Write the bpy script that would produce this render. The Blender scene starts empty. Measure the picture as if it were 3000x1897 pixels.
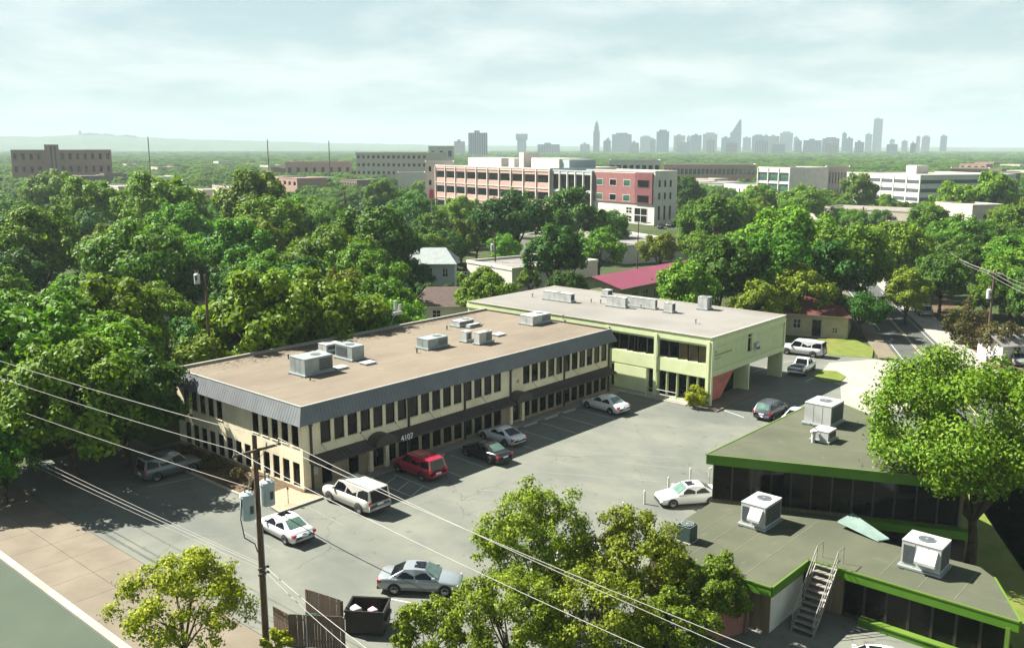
import bpy, math, random
import numpy as np
from mathutils import Vector, Matrix
random.seed(7); RNG = np.random.default_rng(11)
SC = bpy.context.scene
# ---------------------------------------------------------------- camera
CAM_H, PITCH, YAW, F_PX = 25.2, math.radians(10.93), math.radians(41.38), 2680.0
cd = bpy.data.cameras.new('camera'); cam = bpy.data.objects.new('camera', cd); SC.collection.objects.link(cam)
cd.sensor_width = 36.0; cd.lens = 36.0 * F_PX / 3000.0; cd.clip_start = 0.5; cd.clip_end = 30000
cam.location = (0, 0, CAM_H)
cam.rotation_euler = (math.pi / 2 - PITCH, 0, YAW - math.pi / 2)
SC.camera = cam
# ---------------------------------------------------------------- render / view
SC.render.engine = 'CYCLES'
cy = SC.cycles
cy.use_denoising = True
cy.max_bounces = 5; cy.diffuse_bounces = 2; cy.glossy_bounces = 2; cy.transmission_bounces = 2; cy.volume_bounces = 0; cy.transparent_max_bounces = 4
cy.use_adaptive_sampling = True; cy.adaptive_threshold = 0.015
cy.sample_clamp_indirect = 4.0
vs = SC.view_settings
vs.view_transform = 'Standard'; vs.look = 'None'; vs.gamma = 1.0; vs.use_curve_mapping = False
vs.exposure = 2.08
# ---------------------------------------------------------------- sun and sky
SUNV = Vector((-0.29, 0.95, 1.0)).normalized()          # towards the sun
sl = bpy.data.lights.new('sun', 'SUN'); sl.energy = 5.0; sl.angle = math.radians(0.5); sl.color = (1.0, 0.955, 0.86)
so = bpy.data.objects.new('sun', sl); SC.collection.objects.link(so)
so.rotation_euler = SUNV.to_track_quat('Z', 'Y').to_euler()
W = bpy.data.worlds.new('World'); SC.world = W; W.use_nodes = True
nt = W.node_tree; nt.nodes.clear()
def wn(t, **k):
    n = nt.nodes.new(t)
    for a, v in k.items(): setattr(n, a, v)
    return n
sky = wn('ShaderNodeTexSky', sky_type='NISHITA', sun_disc=False)
sky.sun_elevation = math.asin(SUNV.z); sky.sun_rotation = math.atan2(SUNV.x, SUNV.y)
sky.altitude = 150; sky.air_density = 0.35; sky.dust_density = 0.1; sky.ozone_density = 1.0
tc = wn('ShaderNodeTexCoord')
sep = wn('ShaderNodeSeparateXYZ'); nt.links.new(tc.outputs['Generated'], sep.inputs[0])
# flat cloud layer: project the view direction onto a plane overhead
zc = wn('ShaderNodeMath', operation='MAXIMUM'); nt.links.new(sep.outputs['Z'], zc.inputs[0]); zc.inputs[1].default_value = 0.0
za = wn('ShaderNodeMath', operation='ADD'); nt.links.new(zc.outputs[0], za.inputs[0]); za.inputs[1].default_value = 0.16
dx = wn('ShaderNodeMath', operation='DIVIDE'); dy = wn('ShaderNodeMath', operation='DIVIDE')
nt.links.new(sep.outputs['X'], dx.inputs[0]); nt.links.new(za.outputs[0], dx.inputs[1])
nt.links.new(sep.outputs['Y'], dy.inputs[0]); nt.links.new(za.outputs[0], dy.inputs[1])
cmb = wn('ShaderNodeCombineXYZ'); nt.links.new(dx.outputs[0], cmb.inputs[0]); nt.links.new(dy.outputs[0], cmb.inputs[1])
nz = wn('ShaderNodeTexNoise'); nz.inputs['Scale'].default_value = 1.3; nz.inputs['Detail'].default_value = 9; nz.inputs['Roughness'].default_value = 0.6; nz.inputs['Distortion'].default_value = 0.2
nt.links.new(cmb.outputs[0], nz.inputs['Vector'])
mr = wn('ShaderNodeMapRange'); mr.inputs['From Min'].default_value = 0.40; mr.inputs['From Max'].default_value = 0.62
nt.links.new(nz.outputs['Fac'], mr.inputs['Value'])
# thin veil of cloud: the longer the path through it (towards the horizon), the more of the clear sky it covers
den = wn('ShaderNodeMath', operation='ADD'); nt.links.new(zc.outputs[0], den.inputs[0]); den.inputs[1].default_value = 0.045
tau = wn('ShaderNodeMath', operation='DIVIDE'); nt.links.new(den.outputs[0], tau.inputs[1])
tk0 = wn('ShaderNodeMix', data_type='FLOAT'); nt.links.new(mr.outputs[0], tk0.inputs[0]); tk0.inputs[2].default_value = -0.30; tk0.inputs[3].default_value = -0.42
nt.links.new(tk0.outputs[0], tau.inputs[0])
ex = wn('ShaderNodeMath', operation='EXPONENT'); nt.links.new(tau.outputs[0], ex.inputs[0])
bgc = wn('ShaderNodeBackground'); bgc.inputs['Strength'].default_value = 0.05; nt.links.new(sky.outputs[0], bgc.inputs['Color'])
ccol = wn('ShaderNodeMix', data_type='RGBA'); nt.links.new(mr.outputs[0], ccol.inputs[0]); ccol.inputs[6].default_value = (0.135, 0.176, 0.166, 1); ccol.inputs[7].default_value = (0.212, 0.232, 0.223, 1)
bgv = wn('ShaderNodeBackground'); bgv.inputs['Strength'].default_value = 1.0; nt.links.new(ccol.outputs[2], bgv.inputs['Color'])
bg = wn('ShaderNodeMixShader'); nt.links.new(ex.outputs[0], bg.inputs[0]); nt.links.new(bgv.outputs[0], bg.inputs[1]); nt.links.new(bgc.outputs[0], bg.inputs[2])
wo = wn('ShaderNodeOutputWorld'); nt.links.new(bg.outputs[0], wo.inputs['Surface'])
# ---------------------------------------------------------------- pixel helpers (photo is 3000 x 1897)
_r = Vector((math.sin(YAW), -math.cos(YAW), 0))
_f = Vector((math.cos(PITCH) * math.cos(YAW), math.cos(PITCH) * math.sin(YAW), -math.sin(PITCH)))
_u = _r.cross(_f)
def ray(px, py): return _f + _r * ((px - 1500) / F_PX) - _u * ((py - 948.5) / F_PX)
def G(px, py, z=0.0):
    d = ray(px, py); t = (z - CAM_H) / d.z
    return Vector((d.x * t, d.y * t, z))
def AT(px, py, dist):
    d = ray(px, py); h = math.hypot(d.x, d.y); t = dist / h
    return Vector((d.x * t, d.y * t, CAM_H + d.z * t))
def PX(v):
    d = Vector(v) - Vector((0, 0, CAM_H)); z = d.dot(_f)
    return 1500 + F_PX * d.dot(_r) / z, 948.5 - F_PX * d.dot(_u) / z, z
# ---------------------------------------------------------------- materials
MATS = {}
def M(name, c1, c2=None, scale=1.0, rough=0.8, spec=0.3, metal=0.0, detail=4.0, lo=0.35, hi=0.65, stain=None, stain_scale=0.1, stain_amt=0.5, bump=0.0, bump_scale=None, coords='Object', stretch=None, coat=0.0):
    """Principled with two-colour noise, optional large stains and fine bump."""
    if name in MATS: return MATS[name]
    m = bpy.data.materials.new(name); m.use_nodes = True; t = m.node_tree; b = t.nodes['Principled BSDF']
    b.inputs['Roughness'].default_value = rough; b.inputs['Specular IOR Level'].default_value = spec; b.inputs['Metallic'].default_value = metal
    if coat: b.inputs['Coat Weight'].default_value = coat; b.inputs['Coat Roughness'].default_value = 0.05
    b.inputs['Base Color'].default_value = (*c1, 1)
    if c2 is not None or stain is not None or bump:
        tc = t.nodes.new('ShaderNodeTexCoord'); src = tc.outputs[coords]
        if stretch:
            mp = t.nodes.new('ShaderNodeMapping'); mp.inputs['Scale'].default_value = stretch; t.links.new(src, mp.inputs[0]); src = mp.outputs[0]
        col = None
        def noise(sc, det=detail):
            n = t.nodes.new('ShaderNodeTexNoise'); n.inputs['Scale'].default_value = sc; n.inputs['Detail'].default_value = det; n.inputs['Roughness'].default_value = 0.6
            t.links.new(src, n.inputs['Vector']); return n
        def mix(fac, a, bcol):
            x = t.nodes.new('ShaderNodeMix'); x.data_type = 'RGBA'; t.links.new(fac, x.inputs[0])
            for i, c in ((6, a), (7, bcol)):
                if isinstance(c, tuple): x.inputs[i].default_value = (*c, 1)
                else: t.links.new(c, x.inputs[i])
            return x.outputs[2]
        def rng(o, a, c, top=1.0):
            r = t.nodes.new('ShaderNodeMapRange'); r.inputs['From Min'].default_value = a; r.inputs['From Max'].default_value = c; r.inputs['To Max'].default_value = top
            t.links.new(o, r.inputs['Value']); return r.outputs[0]
        col = c1
        if c2 is not None: col = mix(rng(noise(scale).outputs['Fac'], lo, hi), c1, c2)
        if stain is not None: col = mix(rng(noise(stain_scale, 5).outputs['Fac'], 0.47, 0.68, stain_amt), col, stain)
        if not isinstance(col, tuple): t.links.new(col, b.inputs['Base Color'])
        if bump:
            bn = t.nodes.new('ShaderNodeBump'); bn.inputs['Strength'].default_value = bump; bn.inputs['Distance'].default_value = 0.05
            t.links.new(noise(bump_scale or scale * 4).outputs['Fac'], bn.inputs['Height']); t.links.new(bn.outputs[0], b.inputs['Normal'])
    MATS[name] = m; return m
def add_cracks(m, scale=0.16, width=0.012, col=(0.05, 0.055, 0.055), amt=0.8):
    t = m.node_tree; b = t.nodes['Principled BSDF']; old = b.inputs['Base Color'].links[0].from_socket
    tc = t.nodes.new('ShaderNodeTexCoord'); nz_ = t.nodes.new('ShaderNodeTexNoise'); nz_.inputs['Scale'].default_value = 0.5; nz_.inputs['Detail'].default_value = 5; t.links.new(tc.outputs['Object'], nz_.inputs['Vector'])
    mx = t.nodes.new('ShaderNodeMix'); mx.data_type = 'VECTOR'; mx.inputs[0].default_value = 0.82; t.links.new(nz_.outputs['Color'], mx.inputs[4]); t.links.new(tc.outputs['Object'], mx.inputs[5])
    ad = t.nodes.new('ShaderNodeVectorMath'); ad.operation = 'MULTIPLY_ADD'; ad.inputs[1].default_value = (2.2, 2.2, 0); t.links.new(nz_.outputs['Color'], ad.inputs[0]); t.links.new(tc.outputs['Object'], ad.inputs[2])
    v = t.nodes.new('ShaderNodeTexVoronoi'); v.feature = 'DISTANCE_TO_EDGE'; v.inputs['Scale'].default_value = scale; t.links.new(ad.outputs[0], v.inputs['Vector'])
    n2 = t.nodes.new('ShaderNodeTexNoise'); n2.inputs['Scale'].default_value = 0.12; t.links.new(tc.outputs['Object'], n2.inputs['Vector'])
    r = t.nodes.new('ShaderNodeMapRange'); r.inputs['From Min'].default_value = 0.0; r.inputs['From Max'].default_value = width; r.inputs['To Min'].default_value = amt; r.inputs['To Max'].default_value = 0.0; t.links.new(v.outputs['Distance'], r.inputs['Value'])
    r2 = t.nodes.new('ShaderNodeMapRange'); r2.inputs['From Min'].default_value = 0.42; r2.inputs['From Max'].default_value = 0.58; t.links.new(n2.outputs['Fac'], r2.inputs['Value'])
    mu = t.nodes.new('ShaderNodeMath'); mu.operation = 'MULTIPLY'; t.links.new(r.outputs[0], mu.inputs[0]); t.links.new(r2.outputs[0], mu.inputs[1])
    c = t.nodes.new('ShaderNodeMix'); c.data_type = 'RGBA'; c.inputs[7].default_value = (*col, 1); t.links.new(mu.outputs[0], c.inputs[0]); t.links.new(old, c.inputs[6])
    sp = t.nodes.new('ShaderNodeTexNoise'); sp.inputs['Scale'].default_value = 1.1; sp.inputs['Detail'].default_value = 2; t.links.new(tc.outputs['Object'], sp.inputs['Vector'])
    r3 = t.nodes.new('ShaderNodeMapRange'); r3.inputs['From Min'].default_value = 0.66; r3.inputs['From Max'].default_value = 0.76; r3.inputs['To Max'].default_value = 0.45; t.links.new(sp.outputs['Fac'], r3.inputs['Value'])
    c2 = t.nodes.new('ShaderNodeMix'); c2.data_type = 'RGBA'; c2.inputs[7].default_value = (col[0] * 1.2, col[1] * 1.2, col[2] * 1.2, 1); t.links.new(r3.outputs[0], c2.inputs[0]); t.links.new(c.outputs[2], c2.inputs[6])
    t.links.new(c2.outputs[2], b.inputs['Base Color'])
def leaf_mat(name, dark, light, trans=0.3, vary=0.5):
    m = bpy.data.materials.new(name); m.use_nodes = True; t = m.node_tree; t.nodes.clear(); N = t.nodes.new; L = t.links.new
    geo = N('ShaderNodeNewGeometry'); oi = N('ShaderNodeObjectInfo')
    mx = N('ShaderNodeMix'); mx.data_type = 'RGBA'; mx.inputs[6].default_value = (*dark, 1); mx.inputs[7].default_value = (*light, 1)
    L(geo.outputs['Random Per Island'], mx.inputs[0])
    hs = N('ShaderNodeHueSaturation')
    r1 = N('ShaderNodeMapRange'); r1.inputs['To Min'].default_value = 0.5 - 0.045 * vary; r1.inputs['To Max'].default_value = 0.5 + 0.05 * vary; L(oi.outputs['Random'], r1.inputs['Value'])
    ml = N('ShaderNodeMath'); ml.operation = 'MULTIPLY'; ml.inputs[1].default_value = 7.31; L(oi.outputs['Random'], ml.inputs[0])
    fr = N('ShaderNodeMath'); fr.operation = 'FRACT'; L(ml.outputs[0], fr.inputs[0])
    r2 = N('ShaderNodeMapRange'); r2.inputs['To Min'].default_value = 1 - 0.55 * vary; r2.inputs['To Max'].default_value = 1 + 0.5 * vary; L(fr.outputs[0], r2.inputs['Value'])
    L(r1.outputs[0], hs.inputs['Hue']); L(r2.outputs[0], hs.inputs['Value']); L(mx.outputs[2], hs.inputs['Color'])
    d = N('ShaderNodeBsdfPrincipled'); d.inputs['Roughness'].default_value = 0.6; d.inputs['Specular IOR Level'].default_value = 0.12; L(hs.outputs[0], d.inputs['Base Color'])
    tr = N('ShaderNodeBsdfTranslucent'); g = N('ShaderNodeMix'); g.data_type = 'RGBA'; g.blend_type = 'MULTIPLY'; g.inputs[0].default_value = 1; g.inputs[7].default_value = (1.15, 1.25, 0.5, 1); L(hs.outputs[0], g.inputs[6]); L(g.outputs[2], tr.inputs[0])
    ms = N('ShaderNodeMixShader'); ms.inputs[0].default_value = trans; L(d.outputs[0], ms.inputs[1]); L(tr.outputs[0], ms.inputs[2])
    o = N('ShaderNodeOutputMaterial'); L(ms.outputs[0], o.inputs[0]); MATS[name] = m; return m
ASPH = M('asphalt_lot', (0.100, 0.107, 0.092), (0.131, 0.135, 0.111), 0.35, 0.9, 0.2, stain=(0.075, 0.083, 0.074), stain_scale=0.11, stain_amt=0.85, bump=0.25, bump_scale=9, stretch=(1, 0.7, 1))
ROAD = M('asphalt_road', (0.043, 0.060, 0.042), (0.051, 0.067, 0.046), 0.3, 0.9, 0.2, stain=(0.037, 0.050, 0.037), stain_scale=0.08, bump=0.2, bump_scale=10)
ROAD2 = M('asphalt_street', (0.054, 0.058, 0.054), (0.069, 0.071, 0.066), 0.3, 0.9, 0.2, stain=(0.043, 0.047, 0.046), stain_scale=0.08, bump=0.2, bump_scale=10)
CONC = M('concrete', (0.144, 0.122, 0.092), (0.117, 0.099, 0.072), 0.5, 0.88, 0.2, stain=(0.100, 0.086, 0.064), stain_scale=0.16, stain_amt=0.6, bump=0.15, bump_scale=8)
CONCW = M('concrete_pale', (0.276, 0.258, 0.220), (0.230, 0.216, 0.184), 0.6, 0.85, 0.2, stain=(0.186, 0.172, 0.145), stain_scale=0.2, stain_amt=0.5)
SOIL = M('soil', (0.050, 0.054, 0.024), (0.034, 0.054, 0.017), 0.12, 0.95, 0.1, stain=(0.020, 0.040, 0.010), stain_scale=0.03, stain_amt=0.8)
GRASS = M('grass', (0.072, 0.109, 0.017), (0.115, 0.137, 0.027), 0.8, 0.9, 0.15, stain=(0.144, 0.117, 0.038), stain_scale=0.25, stain_amt=0.6, bump=0.6, bump_scale=14)
MULCH = M('mulch', (0.063, 0.040, 0.024), (0.102, 0.071, 0.043), 2.5, 0.95, 0.1, stain=(0.134, 0.102, 0.067), stain_scale=0.6, bump=0.5, bump_scale=12)
PAINT = M('paint_line', (0.324, 0.330, 0.313), (0.209, 0.214, 0.204), 3.0, 0.8, 0.2, lo=0.45, hi=0.75)
PAINTF = M('paint_faded', (0.160, 0.163, 0.154), (0.123, 0.128, 0.120), 2.0, 0.85, 0.2)
BRICK = M('beige_brick', (0.719, 0.646, 0.462), (0.604, 0.533, 0.375), 6.0, 0.9, 0.15, stain=(0.383, 0.338, 0.246), stain_scale=0.35, stain_amt=0.5, bump=0.3, bump_scale=16)
BRICKSH = M('beige_brick_shade', (0.30, 0.255, 0.175), (0.24, 0.20, 0.14), 6.0, 0.9, 0.15, stain=(0.19, 0.16, 0.115), stain_scale=0.4, stain_amt=0.5, bump=0.3, bump_scale=16)  # the beige brick again, darkened to paint in the shade under the awning
BRICKD = M('brown_stone', (0.30, 0.215, 0.14), (0.19, 0.14, 0.095), 5.0, 0.9, 0.15, stain=(0.40, 0.30, 0.20), stain_scale=1.2, bump=0.4, bump_scale=9)
MANS = M('mansard_metal', (0.124, 0.134, 0.141), (0.102, 0.110, 0.118), 0.8, 0.55, 0.4, metal=0.15, stain=(0.088, 0.093, 0.097), stain_scale=0.3, stain_amt=0.5)
AWN = M('awning_metal', (0.051, 0.042, 0.036), (0.036, 0.031, 0.029), 1.0, 0.5, 0.4)
DARKM = M('dark_trim', (0.033, 0.027, 0.023), (0.021, 0.018, 0.016), 2.0, 0.5, 0.4)
GLASS = M('dark_glass', (0.004, 0.005, 0.006), None, rough=0.10, spec=0.28)
GLASSB = M('glass_bronze', (0.009, 0.0085, 0.006), (0.004, 0.004, 0.0035), 0.5, 0.10, 0.18)
GLASSW = M('glass_blind', (0.14, 0.105, 0.055), (0.09, 0.07, 0.04), 0.7, 0.15, 0.5)
GLASSG = M('glass_green', (0.05, 0.11, 0.08), (0.02, 0.05, 0.045), 0.3, 0.08, 0.6)
ALU = M('aluminium', (0.385, 0.378, 0.350), (0.315, 0.308, 0.287), 2, 0.4, 0.5, metal=0.4)
ROOFT = M('roof_tan', (0.156, 0.132, 0.101), (0.138, 0.115, 0.087), 0.5, 0.95, 0.1, stain=(0.113, 0.093, 0.074), stain_scale=0.14, stain_amt=0.75, bump=0.2, bump_scale=12, stretch=(0.5, 1, 1))
ROOFW = M('roof_white', (0.179, 0.170, 0.158), (0.158, 0.151, 0.138), 0.4, 0.9, 0.15, stain=(0.124, 0.118, 0.106), stain_scale=0.11, stain_amt=0.65, stretch=(1, 0.6, 1))
ROOFG = M('roof_olive', (0.077, 0.082, 0.055), (0.065, 0.070, 0.048), 0.5, 0.93, 0.1, stain=(0.053, 0.059, 0.040), stain_scale=0.22, stain_amt=0.6, bump=0.2, bump_scale=14)
GREENP = M('pale_green_paint', (0.463, 0.530, 0.290), (0.406, 0.469, 0.254), 0.8, 0.8, 0.2, stain=(0.348, 0.413, 0.223), stain_scale=0.25, stain_amt=0.45)
GREENL = M('light_green_panel', (0.495, 0.547, 0.319), (0.451, 0.498, 0.284), 0.8, 0.8, 0.2)
LIME = M('lime_fascia', (0.053, 0.143, 0.005), (0.044, 0.120, 0.004), 0.8, 0.55, 0.35)
LIMEL = M('lime_trim', (0.082, 0.146, 0.017), (0.068, 0.127, 0.013), 0.8, 0.6, 0.3)
HVAC = M('galvanised', (0.276, 0.311, 0.305), (0.220, 0.258, 0.258), 1.5, 0.45, 0.45, metal=0.25, stain=(0.165, 0.200, 0.200), stain_scale=0.9, stain_amt=0.5)
HVACW = M('white_metal', (0.389, 0.395, 0.377), (0.330, 0.337, 0.324), 1.5, 0.45, 0.4, stain=(0.248, 0.248, 0.236), stain_scale=0.9, stain_amt=0.45)
COIL = M('coil_dark', (0.035, 0.045, 0.05), (0.06, 0.07, 0.075), 8, 0.6, 0.3)
WOODP = M('pole_wood', (0.115, 0.08, 0.055), (0.07, 0.05, 0.037), 3.0, 0.9, 0.1, stretch=(4, 4, 0.4), bump=0.4, bump_scale=6)
FENCE = M('fence_wood', (0.17, 0.125, 0.095), (0.095, 0.07, 0.056), 2.0, 0.9, 0.1, stretch=(5, 5, 0.5))
FENCER = M('fence_red', (0.30, 0.14, 0.11), (0.22, 0.10, 0.08), 2.0, 0.9, 0.1, stretch=(5, 5, 0.5))
STEEL = M('grey_steel', (0.280, 0.266, 0.238), (0.196, 0.182, 0.164), 2.0, 0.5, 0.4, metal=0.3)
WIRE = M('wire', (0.225, 0.216, 0.198), None, rough=0.5, spec=0.4)
SEAM = M('roof_seam', (0.115, 0.115, 0.085), (0.095, 0.095, 0.07), 1.0, 0.9, 0.1)
SEAMT = M('roof_seam_tan', (0.20, 0.175, 0.135), (0.17, 0.15, 0.115), 1.0, 0.9, 0.1)
WIREB = M('wire_black', (0.03, 0.03, 0.03), None, rough=0.6)
BARK = M('bark', (0.080, 0.060, 0.044), (0.044, 0.034, 0.026), 3.0, 0.95, 0.1, stretch=(3, 3, 0.6))
TYRE = M('tyre_rubber', (0.018, 0.018, 0.018), None, rough=0.85)
RIM = M('alloy_rim', (0.42, 0.42, 0.42), (0.25, 0.25, 0.25), 9, 0.35, 0.5, metal=0.6)
CARG = M('car_glass', (0.005, 0.006, 0.008), None, rough=0.05, spec=0.22)
CARGW = M('car_glass_green', (0.10, 0.17, 0.13), (0.05, 0.09, 0.075), 1.2, 0.05, 0.7)
BLACKP = M('black_plastic', (0.02, 0.02, 0.021), None, rough=0.6)
REDL = M('tail_lamp', (0.35, 0.02, 0.02), None, rough=0.2, spec=0.5)
LAMPC = M('head_lamp', (0.6, 0.6, 0.58), None, rough=0.15, spec=0.6)
PLATE = M('number_plate', (0.65, 0.66, 0.66), None, rough=0.5)
SALMON = M('salmon_panel', (0.46, 0.15, 0.11), (0.40, 0.125, 0.095), 1.0, 0.8, 0.2)
LEAF = [leaf_mat('leaf_green', (0.032, 0.100, 0.006), (0.140, 0.240, 0.017)),
        leaf_mat('leaf_bright', (0.046, 0.130, 0.007), (0.165, 0.265, 0.020)),
        leaf_mat('leaf_dark', (0.016, 0.058, 0.006), (0.072, 0.140, 0.014)),
        leaf_mat('leaf_olive', (0.056, 0.092, 0.006), (0.198, 0.245, 0.018), vary=0.35),
        leaf_mat('leaf_myrtle', (0.036, 0.045, 0.012), (0.095, 0.072, 0.022), vary=0.2),
        leaf_mat('leaf_yellow', (0.120, 0.165, 0.005), (0.330, 0.350, 0.016), vary=0.2)]
BLOOM = leaf_mat('bloom_red', (0.20, 0.03, 0.04), (0.30, 0.07, 0.07), vary=0.2)
add_cracks(ASPH, 0.13, 0.008, (0.03, 0.033, 0.033), 0.45); add_cracks(ROOFT, 0.1, 0.006, (0.16, 0.14, 0.11), 0.6); add_cracks(ROOFG, 0.13, 0.006, (0.09, 0.09, 0.07), 0.5); add_cracks(ROAD2, 0.1, 0.01, (0.05, 0.05, 0.05), 0.6)
# ---------------------------------------------------------------- mesh helpers
COL = SC.collection
class MB:
    def __init__(s): s.v = []; s.f = []; s.m = []; s.mats = []
    def mi(s, mat):
        if mat not in s.mats: s.mats.append(mat)
        return s.mats.index(mat)
    def add(s, vs, fs, mat):
        o = len(s.v); k = s.mi(mat); s.v += [tuple(map(float, p)) for p in vs]
        for f in fs: s.f.append(tuple(i + o for i in f)); s.m.append(k)
        return s
    def quad(s, a, b, c, d, mat): return s.add([a, b, c, d], [(0, 1, 2, 3)], mat)
    def box(s, x0, y0, z0, x1, y1, z1, mat):
        v = [(x, y, z) for z in (z0, z1) for y in (y0, y1) for x in (x0, x1)]
        return s.add(v, [(0, 2, 3, 1), (4, 5, 7, 6), (0, 1, 5, 4), (2, 6, 7, 3), (0, 4, 6, 2), (1, 3, 7, 5)], mat)
    def hexa(s, b, t, mat):          # bottom 4 points, top 4 points, both ccw from above
        return s.add(list(b) + list(t), [(3, 2, 1, 0), (4, 5, 6, 7), (0, 1, 5, 4), (1, 2, 6, 5), (2, 3, 7, 6), (3, 0, 4, 7)], mat)
    def prism(s, poly, z0, z1, mat, side=None):
        n = len(poly); a = sum(poly[i][0] * poly[(i + 1) % n][1] - poly[(i + 1) % n][0] * poly[i][1] for i in range(n))
        if a < 0: poly = poly[::-1]
        vb = [(p[0], p[1], z0) for p in poly]; vt = [(p[0], p[1], z1) for p in poly]
        s.add(vt, [tuple(range(n))], mat); s.add(vb, [tuple(range(n))[::-1]], side or mat)
        return s.add(vb + vt, [(i, (i + 1) % n, n + (i + 1) % n, n + i) for i in range(n)], side or mat)
    def tube(s, p0, p1, r0, r1=None, mat=None, n=8, cap=True):
        r1 = r0 if r1 is None else r1; p0 = Vector(p0); p1 = Vector(p1); d = (p1 - p0).normalized()
        a = d.orthogonal().normalized(); b = d.cross(a)
        v = [p + (a * math.cos(2 * math.pi * i / n) + b * math.sin(2 * math.pi * i / n)) * r for p, r in ((p0, r0), (p1, r1)) for i in range(n)]
        fs = [(i, (i + 1) % n, n + (i + 1) % n, n + i) for i in range(n)]
        if cap: fs += [tuple(range(n))[::-1], tuple(range(n, 2 * n))]
        return s.add(v, fs, mat)
    def path(s, pts, r, mat, n=5):
        for a, b in zip(pts[:-1], pts[1:]): s.tube(a, b, r, r, mat, n, cap=True)
        return s
    def mesh(s, name, smooth=False):
        me = bpy.data.meshes.new(name); me.from_pydata(s.v, [], s.f)
        for m in s.mats: me.materials.append(m)
        me.polygons.foreach_set('material_index', s.m)
        if smooth: me.polygons.foreach_set('use_smooth', [True] * len(s.f))
        me.update(); return me
    def build(s, name, parent=None, loc=(0, 0, 0), smooth=False, bevel=0.0):
        o = inst(s.mesh(name, smooth), name, parent, loc)
        if bevel:
            b = o.modifiers.new('bevel', 'BEVEL'); b.width = bevel; b.segments = 2; b.limit_method = 'ANGLE'; b.angle_limit = math.radians(40)
        return o
def inst(me, name, parent=None, loc=(0, 0, 0), rz=0.0, scale=None):
    o = bpy.data.objects.new(name, me); COL.objects.link(o); o.location = loc; o.rotation_euler = (0, 0, rz); o.parent = parent
    if scale: o.scale = scale
    return o
def tag(o, label, cat=None, group=None, kind=None):
    if label: o['label'] = label
    if cat: o['category'] = cat
    if group: o['group'] = group
    if kind: o['kind'] = kind
    return o
def thing(name, label, cat, loc=(0, 0, 0), rz=0.0, group=None):
    o = bpy.data.objects.new(name, None); COL.objects.link(o); o.location = loc; o.rotation_euler = (0, 0, rz); o.empty_display_size = 0.5
    return tag(o, label, cat, group)
def copy_tree(o, parent=None):
    c = o.copy(); COL.objects.link(c); c.parent = parent
    for ch in list(o.children): copy_tree(ch, c)
    return c
def struct(o): o['kind'] = 'structure'; return o
def sheet(name, poly, z, mat, thick=0.0):
    b = MB()
    if thick: b.prism([(p[0], p[1]) for p in poly], z - thick, z, mat)
    else:
        n = len(poly); a = sum(poly[i][0] * poly[(i + 1) % n][1] - poly[(i + 1) % n][0] * poly[i][1] for i in range(n))
        if a < 0: poly = poly[::-1]
        b.add([(p[0], p[1], z) for p in poly], [tuple(range(n))], mat)
    return struct(b.build(name))
def facade(b, P, L, z0, z1, ops, mat, depth=0.15, u0=0.0):
    """wall sheet with real openings; P(u, d, z) maps facade coordinates to local space; openings (a, b, za, zb)"""
    us = sorted({u0, L, *[o[0] for o in ops], *[o[1] for o in ops]}); zs = sorted({z0, z1, *[o[2] for o in ops], *[o[3] for o in ops]})
    us = [u for u in us if u0 <= u <= L]; zs = [z for z in zs if z0 <= z <= z1]
    for ua, ub in zip(us[:-1], us[1:]):
        run = None
        for za, zb in zip(zs[:-1], zs[1:]):
            um, zm = (ua + ub) / 2, (za + zb) / 2
            hole = any(o[0] < um < o[1] and o[2] < zm < o[3] for o in ops)
            if not hole: run = (run[0], zb) if run else (za, zb)
            if (hole or zb == zs[-1]) and run:
                b.quad(P(ua, 0, run[0]), P(ub, 0, run[0]), P(ub, 0, run[1]), P(ua, 0, run[1]), mat); run = None
    for a, c, za, zb in ops:
        b.quad(P(a, 0, za), P(a, depth, za), P(a, depth, zb), P(a, 0, zb), mat); b.quad(P(c, depth, za), P(c, 0, za), P(c, 0, zb), P(c, depth, zb), mat)
        b.quad(P(a, 0, za), P(c, 0, za), P(c, depth, za), P(a, depth, za), mat); b.quad(P(a, depth, zb), P(c, depth, zb), P(c, 0, zb), P(a, 0, zb), mat)
WCACHE = {}
def window_mesh(w, h, glass=None, frame=None, fw=0.05, bars=(0, 0)):
    glass = glass or GLASS; frame = frame or DARKM; k = (round(w, 3), round(h, 3), glass.name, frame.name, fw, bars)
    if k in WCACHE: return WCACHE[k]
    b = MB(); x, z = w / 2, h / 2
    b.quad((-x, 0.03, -z), (x, 0.03, -z), (x, 0.03, z), (-x, 0.03, z), glass)
    b.box(-x, -0.02, -z, -x + fw, 0.028, z, frame); b.box(x - fw, -0.02, -z, x, 0.028, z, frame)
    b.box(-x + fw, -0.02, -z, x - fw, 0.028, -z + fw, frame); b.box(-x + fw, -0.02, z - fw, x - fw, 0.028, z, frame)
    for i in range(bars[0]):
        c = -x + w * (i + 1) / (bars[0] + 1); b.box(c - fw / 2, -0.015, -z + fw, c + fw / 2, 0.027, z - fw, frame)
    for i in range(bars[1]):
        c = -z + h * (i + 1) / (bars[1] + 1); b.box(-x + fw, -0.012, c - fw / 2, x - fw, 0.026, c + fw / 2, frame)
    WCACHE[k] = b.mesh('window'); return WCACHE[k]
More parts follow.
